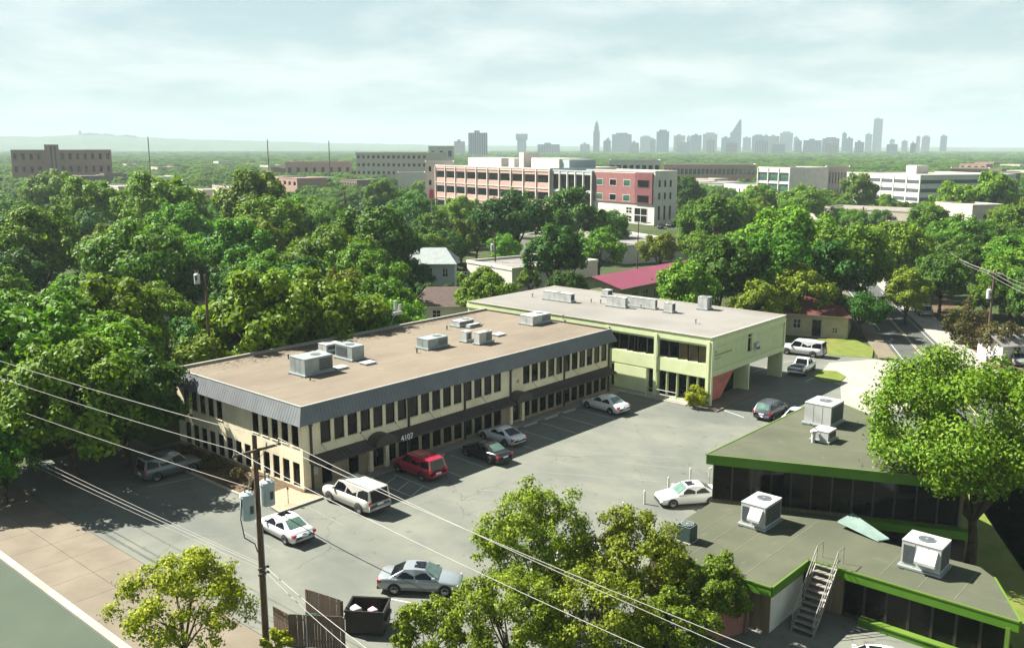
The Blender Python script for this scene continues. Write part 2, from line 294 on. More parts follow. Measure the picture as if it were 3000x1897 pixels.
def put_windows(parent, side, ops, depth, Wd=0, glass=None, frame=None, fw=0.05, bars=(0, 0), name='window'):
    """one window object per opening; side front / left / right of a local-frame building of width Wd"""
    for a, c, za, zb in ops:
        g = glass(a) if callable(glass) and not hasattr(glass, 'name') else glass
        me = window_mesh(c - a, zb - za, g, frame, fw, bars); u = (a + c) / 2; z = (za + zb) / 2; d = depth - 0.04
        if side == 'front': inst(me, name, parent, (u, d, z))
        elif side == 'left': inst(me, name, parent, (d, u, z), -math.pi / 2)
        else: inst(me, name, parent, (Wd - d, u, z), math.pi / 2)
FR = lambda u, d, z: (u, d, z)
def LF(u, d, z): return (d, u, z)
def RT(Wd): return lambda u, d, z: (Wd - d, u, z)
# ================================================================ the setting
sheet('ground', [(-9000, -9000), (9000, -9000), (9000, 9000), (-9000, 9000)], -0.14, SOIL)
D3 = Vector((math.cos(math.radians(27.9)), math.sin(math.radians(27.9)), 0)); N3 = Vector((D3.y, -D3.x, 0))    # diagonal street direction, and to its right
lot_edge = Vector((109.1, 34.7, 0))
def along(p, s, n=0.0): q = Vector((p[0], p[1], 0)) + D3 * s + N3 * n; return (q.x, q.y)
sheet('parking_lot', [(24.45, 22), (24.45, 76), (36, 76), (36, 72.5), (77.5, 72.5), (78.4, 60), (100, 62), (112, 52), along(lot_edge, 2.5, -2.2), along(lot_edge, -60, -2.2)], 0.0, ASPH, 0.2)
sheet('street', [(-30, -40), (18.9, -40), (18.9, 190), (-30, 190)], -0.125, ROAD)
sheet('kerb', [(18.9, -40), (19.35, -40), (19.35, 190), (18.9, 190)], 0.012, CONCW, 0.2)
sw = MB(); y = -40.0
while y < 190:          # concrete slabs of the wide pavement, with open joints
    for xa, xb in ((19.36, 21.85), (21.88, 24.40)): sw.box(xa, y + 0.012, -0.16, xb, y + 2.99, 0.006 + 0.004 * ((int(y) * 7) % 3), CONC)
    y += 3.0
struct(sw.build('sidewalk'))
sheet('street', [along(lot_edge, -70), along(lot_edge, 420), along(lot_edge, 420, 6.6), along(lot_edge, -70, 6.6)], -0.12, ROAD2)
sheet('sidewalk', [along(lot_edge, -70, 6.62), along(lot_edge, 300, 6.62), along(lot_edge, 300, 10.0), along(lot_edge, -70, 10.0)], 0.0, CONCW, 0.2)
sheet('sidewalk', [along(lot_edge, -70, -2.18), along(lot_edge, -12, -2.18), along(lot_edge, -12, -0.02), along(lot_edge, -70, -0.02)], 0.004, CONCW, 0.2)
sheet('sidewalk', [along(lot_edge, 3.5, -2.18), along(lot_edge, 180, -2.18), along(lot_edge, 180, -0.02), along(lot_edge, 3.5, -0.02)], 0.004, CONC, 0.2)
sheet('driveway', [G(*q)[:2] for q in ((2462, 1128), (2395, 1100), (2430, 1062), (2560, 1052), (2640, 1062), (2655, 1085), (2700, 1190), (2500, 1215), (2465, 1175))], 0.008, CONCW)
sheet('lawn', [G(*q)[:2] for q in ((2375, 1100), (2392, 1083), (2452, 1088), (2478, 1103), (2462, 1120), (2420, 1120))], 0.06, GRASS, 0.2)
sheet('lawn', [G(*q)[:2] for q in ((2330, 992), (2500, 992), (2560, 1020), (2555, 1048), (2430, 1040))], 0.03, GRASS, 0.2)
sheet('lawn', [(57, 13), (60, 24), (95, 25.5), along(lot_edge, -14, -2.3), along(lot_edge, -70, -2.3), (45, -6), (47, 8)], 0.03, GRASS, 0.2)
sheet('verge', [along(lot_edge, -60, 10.0), along(lot_edge, 60, 10.0), along(lot_edge, 60, 16.0), along(lot_edge, -60, 16.0)], -0.02, MULCH, 0.1)
sheet('parking_lot', [along(lot_edge, -60, 17.0), along(lot_edge, 10, 17.0), along(lot_edge, 10, 40.0), along(lot_edge, -60, 40.0)], -0.06, ROAD2, 0.1)
for a, c in ((-40, 14), (22, 130)):
    sheet('lane_line', [along(lot_edge, a, 0.5), along(lot_edge, c, 0.5), along(lot_edge, c, 0.63), along(lot_edge, a, 0.63)], -0.114, PAINT)
for n in (3.18, 3.42):
    sheet('lane_line', [along(lot_edge, -40, n), along(lot_edge, 150, n), along(lot_edge, 150, n + 0.1), along(lot_edge, -40, n + 0.1)], -0.114, M('paint_yellow', (0.42, 0.36, 0.20), (0.30, 0.27, 0.17), 2))
sheet('lane_line', [along(lot_edge, -40, 6.0), along(lot_edge, 60, 6.0), along(lot_edge, 60, 6.12), along(lot_edge, -40, 6.12)], -0.114, PAINT)
# planting bed and raised walks round the beige block
sheet('planting_bed', [(34.8, 55.8), (37.8, 55.8), (37.8, 71.5), (34.8, 71.5)], 0.10, MULCH, 0.25)
sheet('sidewalk', [(34.75, 52.3), (38.3, 52.3), (38.3, 53.85), (37.85, 53.85), (37.85, 55.75), (34.75, 55.75)], 0.13, M('brick_paving', (0.30, 0.22, 0.15), (0.25, 0.18, 0.12), 4, 0.9, stain=(0.19, 0.14, 0.095), stain_scale=0.8), 0.3)
sheet('sidewalk', [(38.32, 52.75), (76.9, 52.75), (76.9, 53.86), (38.32, 53.86)], 0.12, M('walk_grey', (0.22, 0.205, 0.18), (0.18, 0.17, 0.15), 0.7, 0.9, stain=(0.14, 0.13, 0.11), stain_scale=0.4), 0.3)
kb = MB(); kb.box(34.55, 52.10, -0.1, 38.3, 52.28, 0.15, CONCW); kb.box(34.55, 52.28, -0.1, 34.73, 71.6, 0.15, CONCW); struct(kb.build('kerb'))
sheet('sidewalk', [(77.1, 45.0), (78.35, 45.0), (78.35, 55.5), (77.1, 55.5)], 0.11, CONCW, 0.3)
wk = [(77.2, 41.55), (86.3, 41.65), (87.0, 41.8), (87.6, 42.3), (87.75, 42.9), (87.5, 43.7), (86.6, 44.2), (77.3, 44.9)]
sheet('sidewalk', wk, 0.13, CONC, 0.3)
def line(x0, y0, x1, y1, w=0.1, mat=PAINT, z=0.005):
    d = Vector((x1 - x0, y1 - y0)).normalized() * (w / 2); n = (-d.y, d.x)
    sheet('parking_line', [(x0 + n[0], y0 + n[1]), (x1 + n[0], y1 + n[1]), (x1 - n[0], y1 - n[1]), (x0 - n[0], y0 - n[1])], z, mat)
for x in (72.15, 69.2, 66.25, 63.3, 60.35, 57.4, 54.6, 51.3, 48.6): line(x, 52.1, x - 0.35, 47.7)
for x in (45.15, 43.15): line(x, 52.1, x - 0.3, 47.6)
line(43.1, 50.9, 44.9, 51.6, 0.09); line(43.0, 49.3, 44.9, 50.1, 0.09); line(42.95, 47.7, 44.85, 48.5, 0.09)
for x in (40.4, 36.6, 33.9, 31.2, 28.6): line(x, 51.6, x - 0.3, 47.2, mat=PAINTF)
line(31.0, 64.0, 34.4, 63.2); line(31.0, 61.2, 34.4, 60.5, mat=PAINTF); line(31.0, 67.0, 34.4, 66.4, mat=PAINTF)
for a, c in (((1390, 1433), (1700, 1455)), ((1560, 1380), (1960, 1412)), ((1800, 1352), (2000, 1372)), ((1640, 1320), (1990, 1340))):
    p, q = G(*a), G(*c); line(p.x, p.y, q.x, q.y, 0.1, PAINTF)
p, q = G(1140, 1752), G(1390, 1800); line(p.x, p.y, q.x, q.y, 0.12, PAINT)
line(78.3, 41.4, 77.4, 38.8, 0.14); line(94.2, 40.15, 97.0, 40.2, 0.12); line(94.3, 46.5, 97.2, 46.2, 0.12); line(100, 46.6, 108, 43.2, 0.1); line(93.5, 49.6, 97.2, 49.4, 0.12)
stop = MB(); stop.hexa([(-0.95, -0.11, 0), (0.95, -0.11, 0), (0.95, 0.11, 0), (-0.95, 0.11, 0)], [(-0.9, -0.07, 0.14), (0.9, -0.07, 0.14), (0.9, 0.07, 0.14), (-0.9, 0.07, 0.14)], CONCW); stm = stop.mesh('wheel_stop')
for x, y, l in ((73.3, 53.0 - 0.5, 'beside the green building'), (68.0, 52.5, 'just left of the white sedan'), (65.2, 52.5, 'second one left of the white sedan'), (62.1, 52.5, 'third one left of the white sedan'), (59.3, 52.5, 'right beside the white coupe'), (50.0, 52.45, 'between the red truck and black sedan'), (47.2, 52.4, 'in front of the red truck')):
    tag(inst(stm, 'wheel_stop', None, (x, y, 0.003), -0.03), 'pale concrete wheel stop ' + l, 'wheel stop', 'wheel stops along the beige building')
# ================================================================ rooftop units
def height_at(g, top_y):
    lo, hi = 0.0, 8.0
    for _ in range(40):
        m = (lo + hi) / 2
        if PX((g.x, g.y, g.z + m))[1] > top_y: lo = m
        else: hi = m
    return lo
fan_m = MB()
for r0, r1, z in ((0.0, 0.09, 0.05), (0.19, 0.21, 0.045), (0.30, 0.32, 0.045), (0.40, 0.45, 0.045)):
    n = 20
    for i in range(n):
        a, c = 2 * math.pi * i / n, 2 * math.pi * (i + 1) / n
        fan_m.quad((r0 * math.cos(a), r0 * math.sin(a), z), (r1 * math.cos(a), r1 * math.sin(a), z), (r1 * math.cos(c), r1 * math.sin(c), z), (r0 * math.cos(c), r0 * math.sin(c), z), HVAC)
fan_m.tube((0, 0, 0.004), (0, 0, 0.02), 0.43, 0.43, COIL, 20)
FAN = fan_m.mesh('fan_grille')
def hvac(label, near, left, right, top_y, zr, mat=HVAC, coil='right', fan=True, hood=None, group=None, h=None, size=None):
    N = G(*near, zr); Lx = max(0.5, G(*right, zr).x - N.x); Ly = max(0.5, G(*left, zr).y - N.y); H = h or height_at(N, top_y)
    if size: Lx, Ly = size
    t = thing('rooftop_unit', label, 'air conditioner', (N.x, N.y, zr), 0, group)
    b = MB(); b.box(-0.14, -0.14, 0.05, Lx + 0.14, Ly + 0.14, 0.16, HVAC)
    for yy in (0.05, Ly - 0.2): b.box(-0.25, yy, 0, Lx + 0.25, yy + 0.15, 0.049, DARKM)
    b.build('base_curb', t)
    b = MB(); b.path([(Lx + 0.02, Ly * .5, 0.3), (Lx + 0.3, Ly * .5, 0.3), (Lx + 0.3, Ly * .5, 0.06), (Lx + 0.9, Ly * .8, 0.05)], 0.03, DARKM, 6); b.build('refrigerant_line', t)
    c = MB(); c.box(0, 0, 0.16, Lx, Ly, H, mat); c.box(-0.02, -0.02, H, Lx + 0.02, Ly + 0.02, H + 0.035, mat)
    for i in range(1, int(Lx / 0.9) + 1):
        x = Lx * i / (int(Lx / 0.9) + 1); c.box(x - 0.012, -0.012, 0.18, x + 0.012, -0.001, H - 0.02, mat)
    for i in range(1, int(Ly / 0.9) + 1):
        y = Ly * i / (int(Ly / 0.9) + 1); c.box(-0.012, y - 0.012, 0.18, -0.001, y + 0.012, H - 0.02, mat)
    c.build('cabinet', t)
    k = MB()
    if coil == 'right':
        k.box(Lx * 0.52, -0.02, 0.3, Lx - 0.1, -0.013, H - 0.12, COIL); k.box(Lx + 0.001, 0.12, 0.3, Lx + 0.014, Ly - 0.12, H - 0.12, COIL)
    elif coil == 'left': k.box(-0.016, Ly * 0.3, 0.3, -0.013, Ly - 0.1, H - 0.12, COIL)
    else: k.box(0.1, -0.02, 0.3, Lx - 0.1, -0.013, H - 0.12, COIL)
    for i in range(6): z = 0.36 + (H - 0.55) * i / 5; k.box(Lx * 0.52, -0.034, z, Lx - 0.1, -0.021, z + 0.03, mat) if coil == 'right' else k.box(0.1, -0.034, z, 0.2, -0.021, z + 0.03, mat)
    k.build('coil_panel', t)
    if fan:
        s = min(1.0, (min(Lx, Ly) - 0.2) / 0.9); inst(FAN, 'fan_grille', t, (Lx - 0.5 * min(Ly, Lx), Ly / 2, H + 0.035), 0, (s, s, 1))
    if hood:
        q = MB(); d = 0.45
        if hood == 'front': q.add([(0.15, 0, H - 0.15), (Lx * 0.5, 0, H - 0.15), (Lx * 0.5, 0, 0.45), (0.15, 0, 0.45), (0.15, -d, 0.75), (Lx * 0.5, -d, 0.75), (Lx * 0.5, -d, 0.6), (0.15, -d, 0.6)], [(0, 1, 5, 4), (0, 4, 7, 3), (1, 2, 6, 5), (4, 5, 6, 7), (3, 7, 6, 2)], mat)
        else: q.add([(0, 0.15, H - 0.15), (0, Ly * 0.6, H - 0.15), (0, Ly * 0.6, 0.45), (0, 0.15, 0.45), (-d, 0.15, 0.75), (-d, Ly * 0.6, 0.75), (-d, Ly * 0.6, 0.6), (-d, 0.15, 0.6)], [(0, 1, 5, 4), (0, 4, 7, 3), (1, 2, 6, 5), (4, 5, 6, 7), (3, 7, 6, 2)], mat)
        q.build('intake_hood', t)
        v_ = MB(); v_.box(-0.03, Ly * .66, 0.35, -0.014, Ly - .1, H - .2, COIL) if hood != 'front' else v_.box(Lx * .56, -0.03, 0.35, Lx - .1, -0.014, H - .2, COIL); v_.build('louvre', t)
    return t
# ================================================================ beige two-storey office block
BX, BY, BL, BW, BH = 37.95, 53.9, 38.7, 17.8, 6.66
o1 = thing('office_building', 'beige two-storey office block with dark mansard edge and flat tan roof', 'building', (BX, BY, 0))
fx = [39.60 - BX + 1.275 * i for i in range(16)] + [62.74 - BX + 1.235 * i for i in range(11)]
up_f = [(x, x + 0.96, 3.5, 5.34) for x in fx]
lo_f = [(x, x + 0.96, 0.32, 2.28) for i, x in enumerate(fx) if i not in (1, 3, 4)]
doors_f = [(6.35, 7.75, 0.12, 2.3), (23.05, 24.3, 0.12, 2.3)]
ey = [0.45 + 1.285 * i for i in range(13)]
up_e = [(y, y + 0.88, 3.5, 5.34) for i, y in enumerate(ey) if i < 5 or i > 7]
lo_e = [(y, y + 0.86, 0.4, 2.25) for y in ey]
w = MB()
facade(w, FR, BL, 2.6, 5.45, up_f, BRICK, 0.12); facade(w, FR, BL, 0, 2.6, lo_f + doors_f, BRICKSH, 0.12, 0.75); facade(w, FR, 0.75, 0, 2.6, [], BRICK, 0.12); facade(w, LF, BW, 0, 5.45, up_e + lo_e, BRICK, 0.12)
w.quad((BL, 0, 0), (BL, BW, 0), (BL, BW, 5.45), (BL, 0, 5.45), BRICK); w.quad((0, BW, 0), (BL, BW, 0), (BL, BW, 6.6), (0, BW, 6.6), BRICK)
w.quad((0.3, 0.3, 5.4), (BL, 0.3, 5.4), (BL, BW, 5.4), (0.3, BW, 5.4), BRICK)
w.build('wall', o1)
st = MB(); st.box(-0.035, -0.035, 0, BL, -0.003, 0.3, BRICKD); st.box(-0.035, -0.003, 0, -0.003, BW, 0.38, BRICKD); st.build('plinth', o1)
put_windows(o1, 'front', up_f + lo_f, 0.12, glass=lambda u: GLASSB if int(u * 7.3) % 5 == 0 else GLASS); put_windows(o1, 'left', up_e[:5], 0.12, glass=GLASSB); put_windows(o1, 'left', up_e[5:] + lo_e, 0.12)
sm = MB(); sm.box(-0.49, -0.05, -0.06, 0.45, 0.12, 0, BRICK); sme = sm.mesh('sill')
for a, c, za, zb in up_f: inst(sme, 'sill', o1, ((a + c) / 2, -0.001, za))
for a, c, za, zb in up_e: inst(sme, 'sill', o1, (-0.001, (a + c) / 2, za), -math.pi / 2)
for a, c, za, zb in doors_f:
    d = inst(window_mesh(c - a, zb - za, GLASS, DARKM, 0.09, (1, 0)), 'door', o1, ((a + c) / 2, 0.16, (za + zb) / 2))
    hd = MB(); hd.tube((0.06, -0.07, -0.15), (0.06, -0.07, 0.25), 0.018, 0.018, ALU, 6); hd.build('handle', d)
# sloping metal mansard with standing seams on the two seen sides and the far end
m = MB(); fl = 0.55
T = [(0, 0), (BL, 0), (BL, BW), (0, BW)]; Bm = [(-fl, -fl), (BL + fl, -fl), (BL + fl, BW), (-fl, BW)]; zt, zb = BH, 5.38
for i, j in ((0, 1), (1, 2), (3, 0)):
    m.quad((*Bm[i], zb), (*Bm[j], zb), (*T[j], zt), (*T[i], zt), MANS); m.quad((*Bm[i], zb), (*Bm[j], zb), (*[k * 1.0 for k in T[j]], zb - 0.02), (*T[i], zb - 0.02), DARKM)
    L = (Vector(T[j]) - Vector(T[i])).length; n = int(L / 0.32); nrm = (0, -1) if i == 0 else ((1, 0) if i == 1 else (-1, 0))
    for s in range(1, n):
        f = s / n; a = [T[i][k] + (T[j][k] - T[i][k]) * f for k in (0, 1)]
        bx_, by_ = a[0] + nrm[0] * fl, a[1] + nrm[1] * fl; e = 0.014; o = 0.035
        if nrm[0] == 0: m.add([(bx_ - e, by_ - o * .4, zb), (bx_ + e, by_ - o * .4, zb), (a[0] + e, a[1], zt + o), (a[0] - e, a[1], zt + o), (bx_ - e, by_, zb), (a[0] - e, a[1], zt), (bx_ + e, by_, zb), (a[0] + e, a[1], zt)], [(0, 1, 2, 3), (4, 0, 3, 5), (1, 6, 7, 2)], MANS)
        else: m.add([(bx_ + nrm[0] * o * .4, by_ - e, zb), (bx_ + nrm[0] * o * .4, by_ + e, zb), (a[0], a[1] + e, zt + o), (a[0], a[1] - e, zt + o), (bx_, by_ - e, zb), (a[0], a[1] - e, zt), (bx_, by_ + e, zb), (a[0], a[1] + e, zt)], [(0, 1, 2, 3), (4, 0, 3, 5), (1, 6, 7, 2)], MANS)
m.build('mansard', o1)
cp = MB(); cp.box(-0.04, -0.04, BH - 0.01, BL + 0.04, 0.14, BH + 0.045, ALU); cp.box(-0.04, 0.14, BH - 0.01, 0.14, BW - 0.2, BH + 0.045, ALU); cp.box(BL - 0.14, 0.14, BH - 0.01, BL + 0.04, BW - 0.2, BH + 0.045, DARKM); cp.build('coping', o1)
r = MB(); r.quad((0.1, 0.1, BH - 0.08), (BL - 0.1, 0.1, BH - 0.08), (BL - 0.1, BW - 0.25, BH - 0.08), (0.1, BW - 0.25, BH - 0.08), ROOFT)
for i in range(1, 6): y = BW * i / 6; r.box(0.2, y, BH - 0.079, BL - 0.2, y + 0.05, BH - 0.072, SEAMT)
r.build('roof', o1)
pp = MB(); pp.box(-0.04, BW - 0.25, BH - 1.2, BL, BW + 0.02, BH + 0.16, CONCW); pp.build('parapet', o1)
# shed awning along the ground floor, ribbed, broken by two barrel canopies
a = MB(); za, zb, out = 2.78, 2.30, 1.15
for xa, xb in ((0.55, 5.95), (8.2, 22.6), (24.75, BL - 0.3)):
    a.quad((xa, -out, zb), (xb, -out, zb), (xb, 0, za), (xa, 0, za), AWN); a.box(xa, -out - 0.03, zb - 0.10, xb, -out, zb + 0.02, AWN)
    a.quad((xa, -out, zb - 0.02), (xb, -out, zb - 0.02), (xb, 0, zb - 0.02), (xa, 0, zb - 0.02), DARKM)
    for xe in (xa, xb): a.add([(xe, -out, zb - 0.1), (xe, 0, zb - 0.1), (xe, 0, za), (xe, -out, zb)], [(0, 1, 2, 3)], AWN)
    x = xa + 0.2
    while x < xb - 0.1:
        a.add([(x - .015, -out - .02, zb + .04), (x + .015, -out - .02, zb + .04), (x + .015, 0, za + .035), (x - .015, 0, za + .035), (x - .015, -out, zb), (x - .015, 0, za), (x + .015, -out, zb), (x + .015, 0, za)], [(0, 1, 2, 3), (4, 0, 3, 5), (1, 6, 7, 2)], AWN); x += 0.38
a.build('awning', o1)
for xc in (7.05, 23.7):
    b = MB(); R_, n = 1.05, 12; pts = [(xc - R_ * math.cos(math.pi * i / n), 2.42 + 0.72 * math.sin(math.pi * i / n)) for i in range(n + 1)]
    for (x0, z0), (x1, z1) in zip(pts[:-1], pts[1:]):
        b.add([(x0, -1.25, z0), (x1, -1.25, z1), (x1, 0, z1), (x0, 0, z0), (xc, -1.25, 2.42)], [(0, 1, 2, 3), (0, 4, 1)], AWN)
    b.box(xc - R_, -1.26, 2.3, xc + R_, -1.2, 2.42, AWN); b.build('entry_canopy', o1)
    q = MB(); q.box(xc - R_ + 0.05, -0.28, 0.1, xc - R_ + 0.4, -0.002, 2.4, BRICK); q.box(xc + R_ - 0.4, -0.28, 0.1, xc + R_ - 0.05, -0.002, 2.4, BRICK); q.build('pier', o1)
for x in (0.72, 10.4, 16.95, 22.95, 30.9, 38.4):
    q = MB(); q.box(x - 0.07, -0.16, 0.1, x + 0.07, -0.02, 5.3, DARKM); q.box(x - 0.13, -0.2, 5.1, x + 0.13, -0.01, 5.4, DARKM); q.build('downspout', o1)
for x in (1.7, 5.4, 9.0, 12.8, 19.2, 26.2, 29.4, 32.6, 36.2):
    q = MB(); q.tube((x, 0.0, 3.45), (x + 0.25, -1.05, 2.42), 0.018, 0.018, DARKM, 5); q.tube((x, -0.04, 3.45), (x, 0.01, 3.45), 0.07, 0.07, DARKM, 8); q.build('tie_rod', o1)
def text(body, name, parent, loc, rot, size, mat, ext=0.01, sx=1.0):
    cu = bpy.data.curves.new(name, 'FONT'); cu.body = body; cu.size = size; cu.extrude = ext; cu.align_x = 'LEFT'; cu.materials.append(mat)
    o = bpy.data.objects.new(name, cu); COL.objects.link(o); bpy.context.view_layer.update()
    me = bpy.data.meshes.new_from_object(o.evaluated_get(bpy.context.evaluated_depsgraph_get())); bpy.data.objects.remove(o); o = inst(me, name, parent, loc); o.rotation_euler = rot; return o
WHITEL = M('white_letter', (0.72, 0.73, 0.72), None, rough=0.6)
text('4107', 'house_number', o1, (8.55, -1.20, 2.20), (math.radians(80), 0, 0), 0.66, WHITEL, 0.015)
em = MB()      # worn emblem: small brown star-like badge on the blank panel
for i in range(5):
    a0 = math.pi / 2 + i * 2 * math.pi / 5
    em.add([(0.28 * math.cos(a0), 0, 0.28 * math.sin(a0)), (0.13 * math.cos(a0 - .6), -0.01, 0.13 * math.sin(a0 - .6)), (0, -0.03, 0), (0.13 * math.cos(a0 + .6), -0.01, 0.13 * math.sin(a0 + .6))], [(0, 1, 2, 3)], M('worn_brown', (0.22, 0.13, 0.09), (0.34, 0.26, 0.17), 9))
em.build('emblem', o1, (24.05, -0.012, 3.95))
sg = MB(); sg.box(0.85, -0.035, 1.25, 1.3, -0.005, 1.85, HVACW); sg.build('sign_plate', o1)
sg = MB(); sg.box(38.45, -0.25, 1.5, 38.62, -0.005, 2.05, HVACW); sg.build('meter_box', o1)
ZR1 = BH - 0.08
lt = MB(); rl = random.Random(3); ROOFSH = M('roof_shade_brown', (0.10, 0.07, 0.04), (0.06, 0.045, 0.03), 5, 0.95, 0.05)
for i in range(2600):      # dark flecks standing in for tree shade along the roof's back edge
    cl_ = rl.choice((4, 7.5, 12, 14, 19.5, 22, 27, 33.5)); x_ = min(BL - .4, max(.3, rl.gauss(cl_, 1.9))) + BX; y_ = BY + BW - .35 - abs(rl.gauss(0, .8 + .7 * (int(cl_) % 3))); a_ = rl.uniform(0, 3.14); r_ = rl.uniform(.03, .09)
    lt.add([(x_ + r_ * math.cos(a_), y_ + r_ * math.sin(a_), ZR1 + .012), (x_ - r_ * .6 * math.sin(a_), y_ + r_ * .6 * math.cos(a_), ZR1 + .02), (x_ - r_ * math.cos(a_), y_ - r_ * math.sin(a_), ZR1 + .012), (x_ + r_ * .6 * math.sin(a_), y_ - r_ * .6 * math.cos(a_), ZR1 + .025)], [(0, 1, 2, 3)], ROOFSH)
tag(lt.build('tree_shade_flecks'), 'dark brown flecks painted as tree shade along the tan roof back edge', 'leaves', None, 'stuff')
zA = lambda x, y: (840 + x / 6.02, 880 + y / 6.02); zB = lambda x, y: (1200 + x / 6.02, 880 + y / 6.02); zC = lambda x, y: (1500 + x / 4.0133, 820 + y / 4.0133)
g1 = 'air conditioners on the tan roof'
hvac('large grey air conditioner nearest the front edge of the tan roof', zA(325, 1355), zA(110, 1275), zA(840, 1250), zA(0, 1050)[1], ZR1, HVAC, 'right', True, None, g1)
hvac('grey air conditioner with slanted side behind the largest tan-roof unit', zA(1155, 1078), zA(860, 1010), zA(1400, 1038), zA(0, 830)[1], ZR1, HVAC, 'left', True, None, g1)
hvac('pale duct cabinet at the back edge behind two grey units', zA(700, 935), zA(540, 905), zA(960, 880), zA(0, 790)[1], ZR1, HVACW, 'none', False, None, g1)
hvac('grey air conditioner standing alone mid-roof on the tan roof', zB(325, 880), zB(110, 845), zB(670, 800), zB(0, 700)[1], ZR1, HVAC, 'right', True, None, g1)
hvac('white air conditioner with dark coil in the far cluster', zB(1230, 788), zB(1165, 765), zB(1490, 742), zB(0, 580)[1], ZR1, HVACW, 'right', True, None, g1)
hvac('pale cabinet on the left side of the far rooftop cluster', zB(1000, 745), zB(860, 735), zB(1165, 735), zB(0, 560)[1], ZR1, HVACW, 'none', False, None, g1)
hvac('white cabinet at the rear of the far rooftop cluster', zB(880, 480), zB(720, 455), zB(1150, 430), zB(0, 380)[1], ZR1, HVACW, 'none', True, None, g1)
hvac('low white duct lying across the far rooftop cluster', zB(1060, 490), zB(1020, 480), zB(1350, 470), zB(0, 440)[1], ZR1, HVACW, 'none', False, None, g1)
hvac('white air conditioner nearest the green building on the tan roof', zB(2170, 452), zB(1960, 412), zC(440, 492), zB(0, 290)[1], ZR1, HVACW, 'right', True, None, g1)
for (a_, b_), lb in (((zA(1400, 1150), zA(1690, 1150)), 'beside the slanted grey unit'), ((zA(900, 1235), zA(1150, 1245)), 'beside the largest grey unit'), ((zB(1560, 640), zB(1750, 640)), 'beside the far cluster')):
    p, q = G(*a_, ZR1), G(*b_, ZR1); t = MB(); t.box(0, 0, 0, 1.15, 0.9, 0.14, HVACW); t.box(-0.05, -0.05, 0.141, 1.2, 0.95, 0.19, HVACW)
    tag(t.build('roof_hatch', None, (p.x, p.y, ZR1)), 'flat white roof hatch ' + lb, 'hatch', 'white hatches on the tan roof')
for q, l in ((zA(415, 1405), 'in front of the largest grey unit'), (zB(130, 925), 'in front of the lone mid-roof unit'), (zA(30, 1030), 'near the left end of the tan roof'), (zB(660, 515), 'left of the far cluster')):
    p = G(*q, ZR1); t = MB(); t.tube((0, 0, 0), (0, 0, 0.35), 0.06, 0.06, DARKM, 8); t.tube((0, 0, 0.35), (0, 0, 0.42), 0.10, 0.10, DARKM, 8); tag(t.build('vent_pipe', None, p), 'small dark vent pipe ' + l, 'vent')
# aerial mast with white boxes at the back edge of the roof
p = G(*zA(1810, 500), ZR1); t = thing('antenna_mast', 'leaning mast with white antenna boxes at back of tan roof', 'antenna', p)
q = MB(); q.tube((0, 0, 0), (1.1, 0.4, 1.35), 0.03, 0.03, ALU, 6); q.build('mast', t)
q = MB(); q.box(0.95, 0.35, 1.25, 2.2, 0.65, 1.55, HVACW); q.build('equipment_box', t)
q = MB(); q.box(1.15, 0.4, 1.62, 1.5, 0.55, 2.75, HVACW); q.build('panel_antenna', t); q = MB(); q.box(1.8, 0.4, 1.62, 2.1, 0.55, 2.3, HVACW); q.box(1.5, 0.42, 1.6, 1.8, 0.52, 1.75, HVACW); q.build('panel_antenna', t)
# ================================================================ green two-storey building
CX0, CY0, CL, CW, CH = 78.4, 43.2, 16.4, 33.0, 6.94
o2 = thing('office_building', 'pale green two-storey building on columns with white flat roof', 'building', (CX0, CY0, 0))
my = [0.3, 1.36, 2.51, 3.64, 4.83, 5.96, None, 6.40, 7.47, 8.62, 9.06, 9.77, 10.95, 11.94, 13.1, 14.2]
upl = [(my[i], my[i + 1], 4.25, 5.98) for i in range(len(my) - 1) if my[i] is not None and my[i + 1] is not None and my[i + 1] - my[i] > 0.3]
lol = [(0.3, 1.33, 0.25, 2.78), (1.38, 2.46, 0.25, 2.78), (2.51, 3.65, 0.25, 2.78), (3.72, 4.85, 0.25, 2.78), (4.92, 5.9, 0.25, 2.78), (6.42, 7.2, 0.2, 2.78), (11.3, 11.9, 0.2, 2.6)]
w = MB(); facade(w, LF, CW, 0, 4.2, lol, GREENP, 0.35); facade(w, LF, CW, 4.2, 6.2, upl, GREENP, 0.30)
ugl = [(7.85, 8.75, 4.2, 6.05)]
facade(w, FR, CL, 2.92, 6.2, ugl, GREENP, 0.25)
w.quad((CL, 0, 2.92), (CL, CW, 2.92), (CL, CW, 6.2), (CL, 0, 6.2), GREENP); w.quad((0, CW, 0), (CL, CW, 0), (CL, CW, 6.2), (0, CW, 6.2), GREENP)
w.quad((8.6, 0.3, 2.93), (CL, 0.3, 2.93), (CL, CW, 2.93), (8.6, CW, 2.93), CONCW)       # soffit over the carport
w.quad((0.3, 1.6, 0), (8.6, 1.6, 0), (8.6, 1.6, 2.93), (0.3, 1.6, 2.93), GLASSB); w.quad((8.6, 1.6, 0), (8.6, CW, 0), (8.6, CW, 2.93), (8.6, 1.6, 2.93), GREENP)
w.quad((0, 0, 2.925), (8.6, 0, 2.925), (8.6, 1.6, 2.925), (0, 1.6, 2.925), CONCW)
w.build('wall', o2)
def gl2(u): return GLASSW if u < 3.2 else (GLASS if u < 9 else GLASSB)
put_windows(o2, 'left', upl, 0.30, glass=gl2, frame=ALU, fw=0.05)
put_windows(o2, 'left', lol, 0.35, glass=lambda u: GLASSB if 3.6 < u < 4.5 else GLASS, frame=ALU, fw=0.05); put_windows(o2, 'front', ugl, 0.25, frame=DARKM, bars=(1, 0))
f = MB(); f.box(-0.12, -0.12, 6.2, CL + 0.12, CW + 0.1, 6.62, GREENL); f.build('fascia', o2)
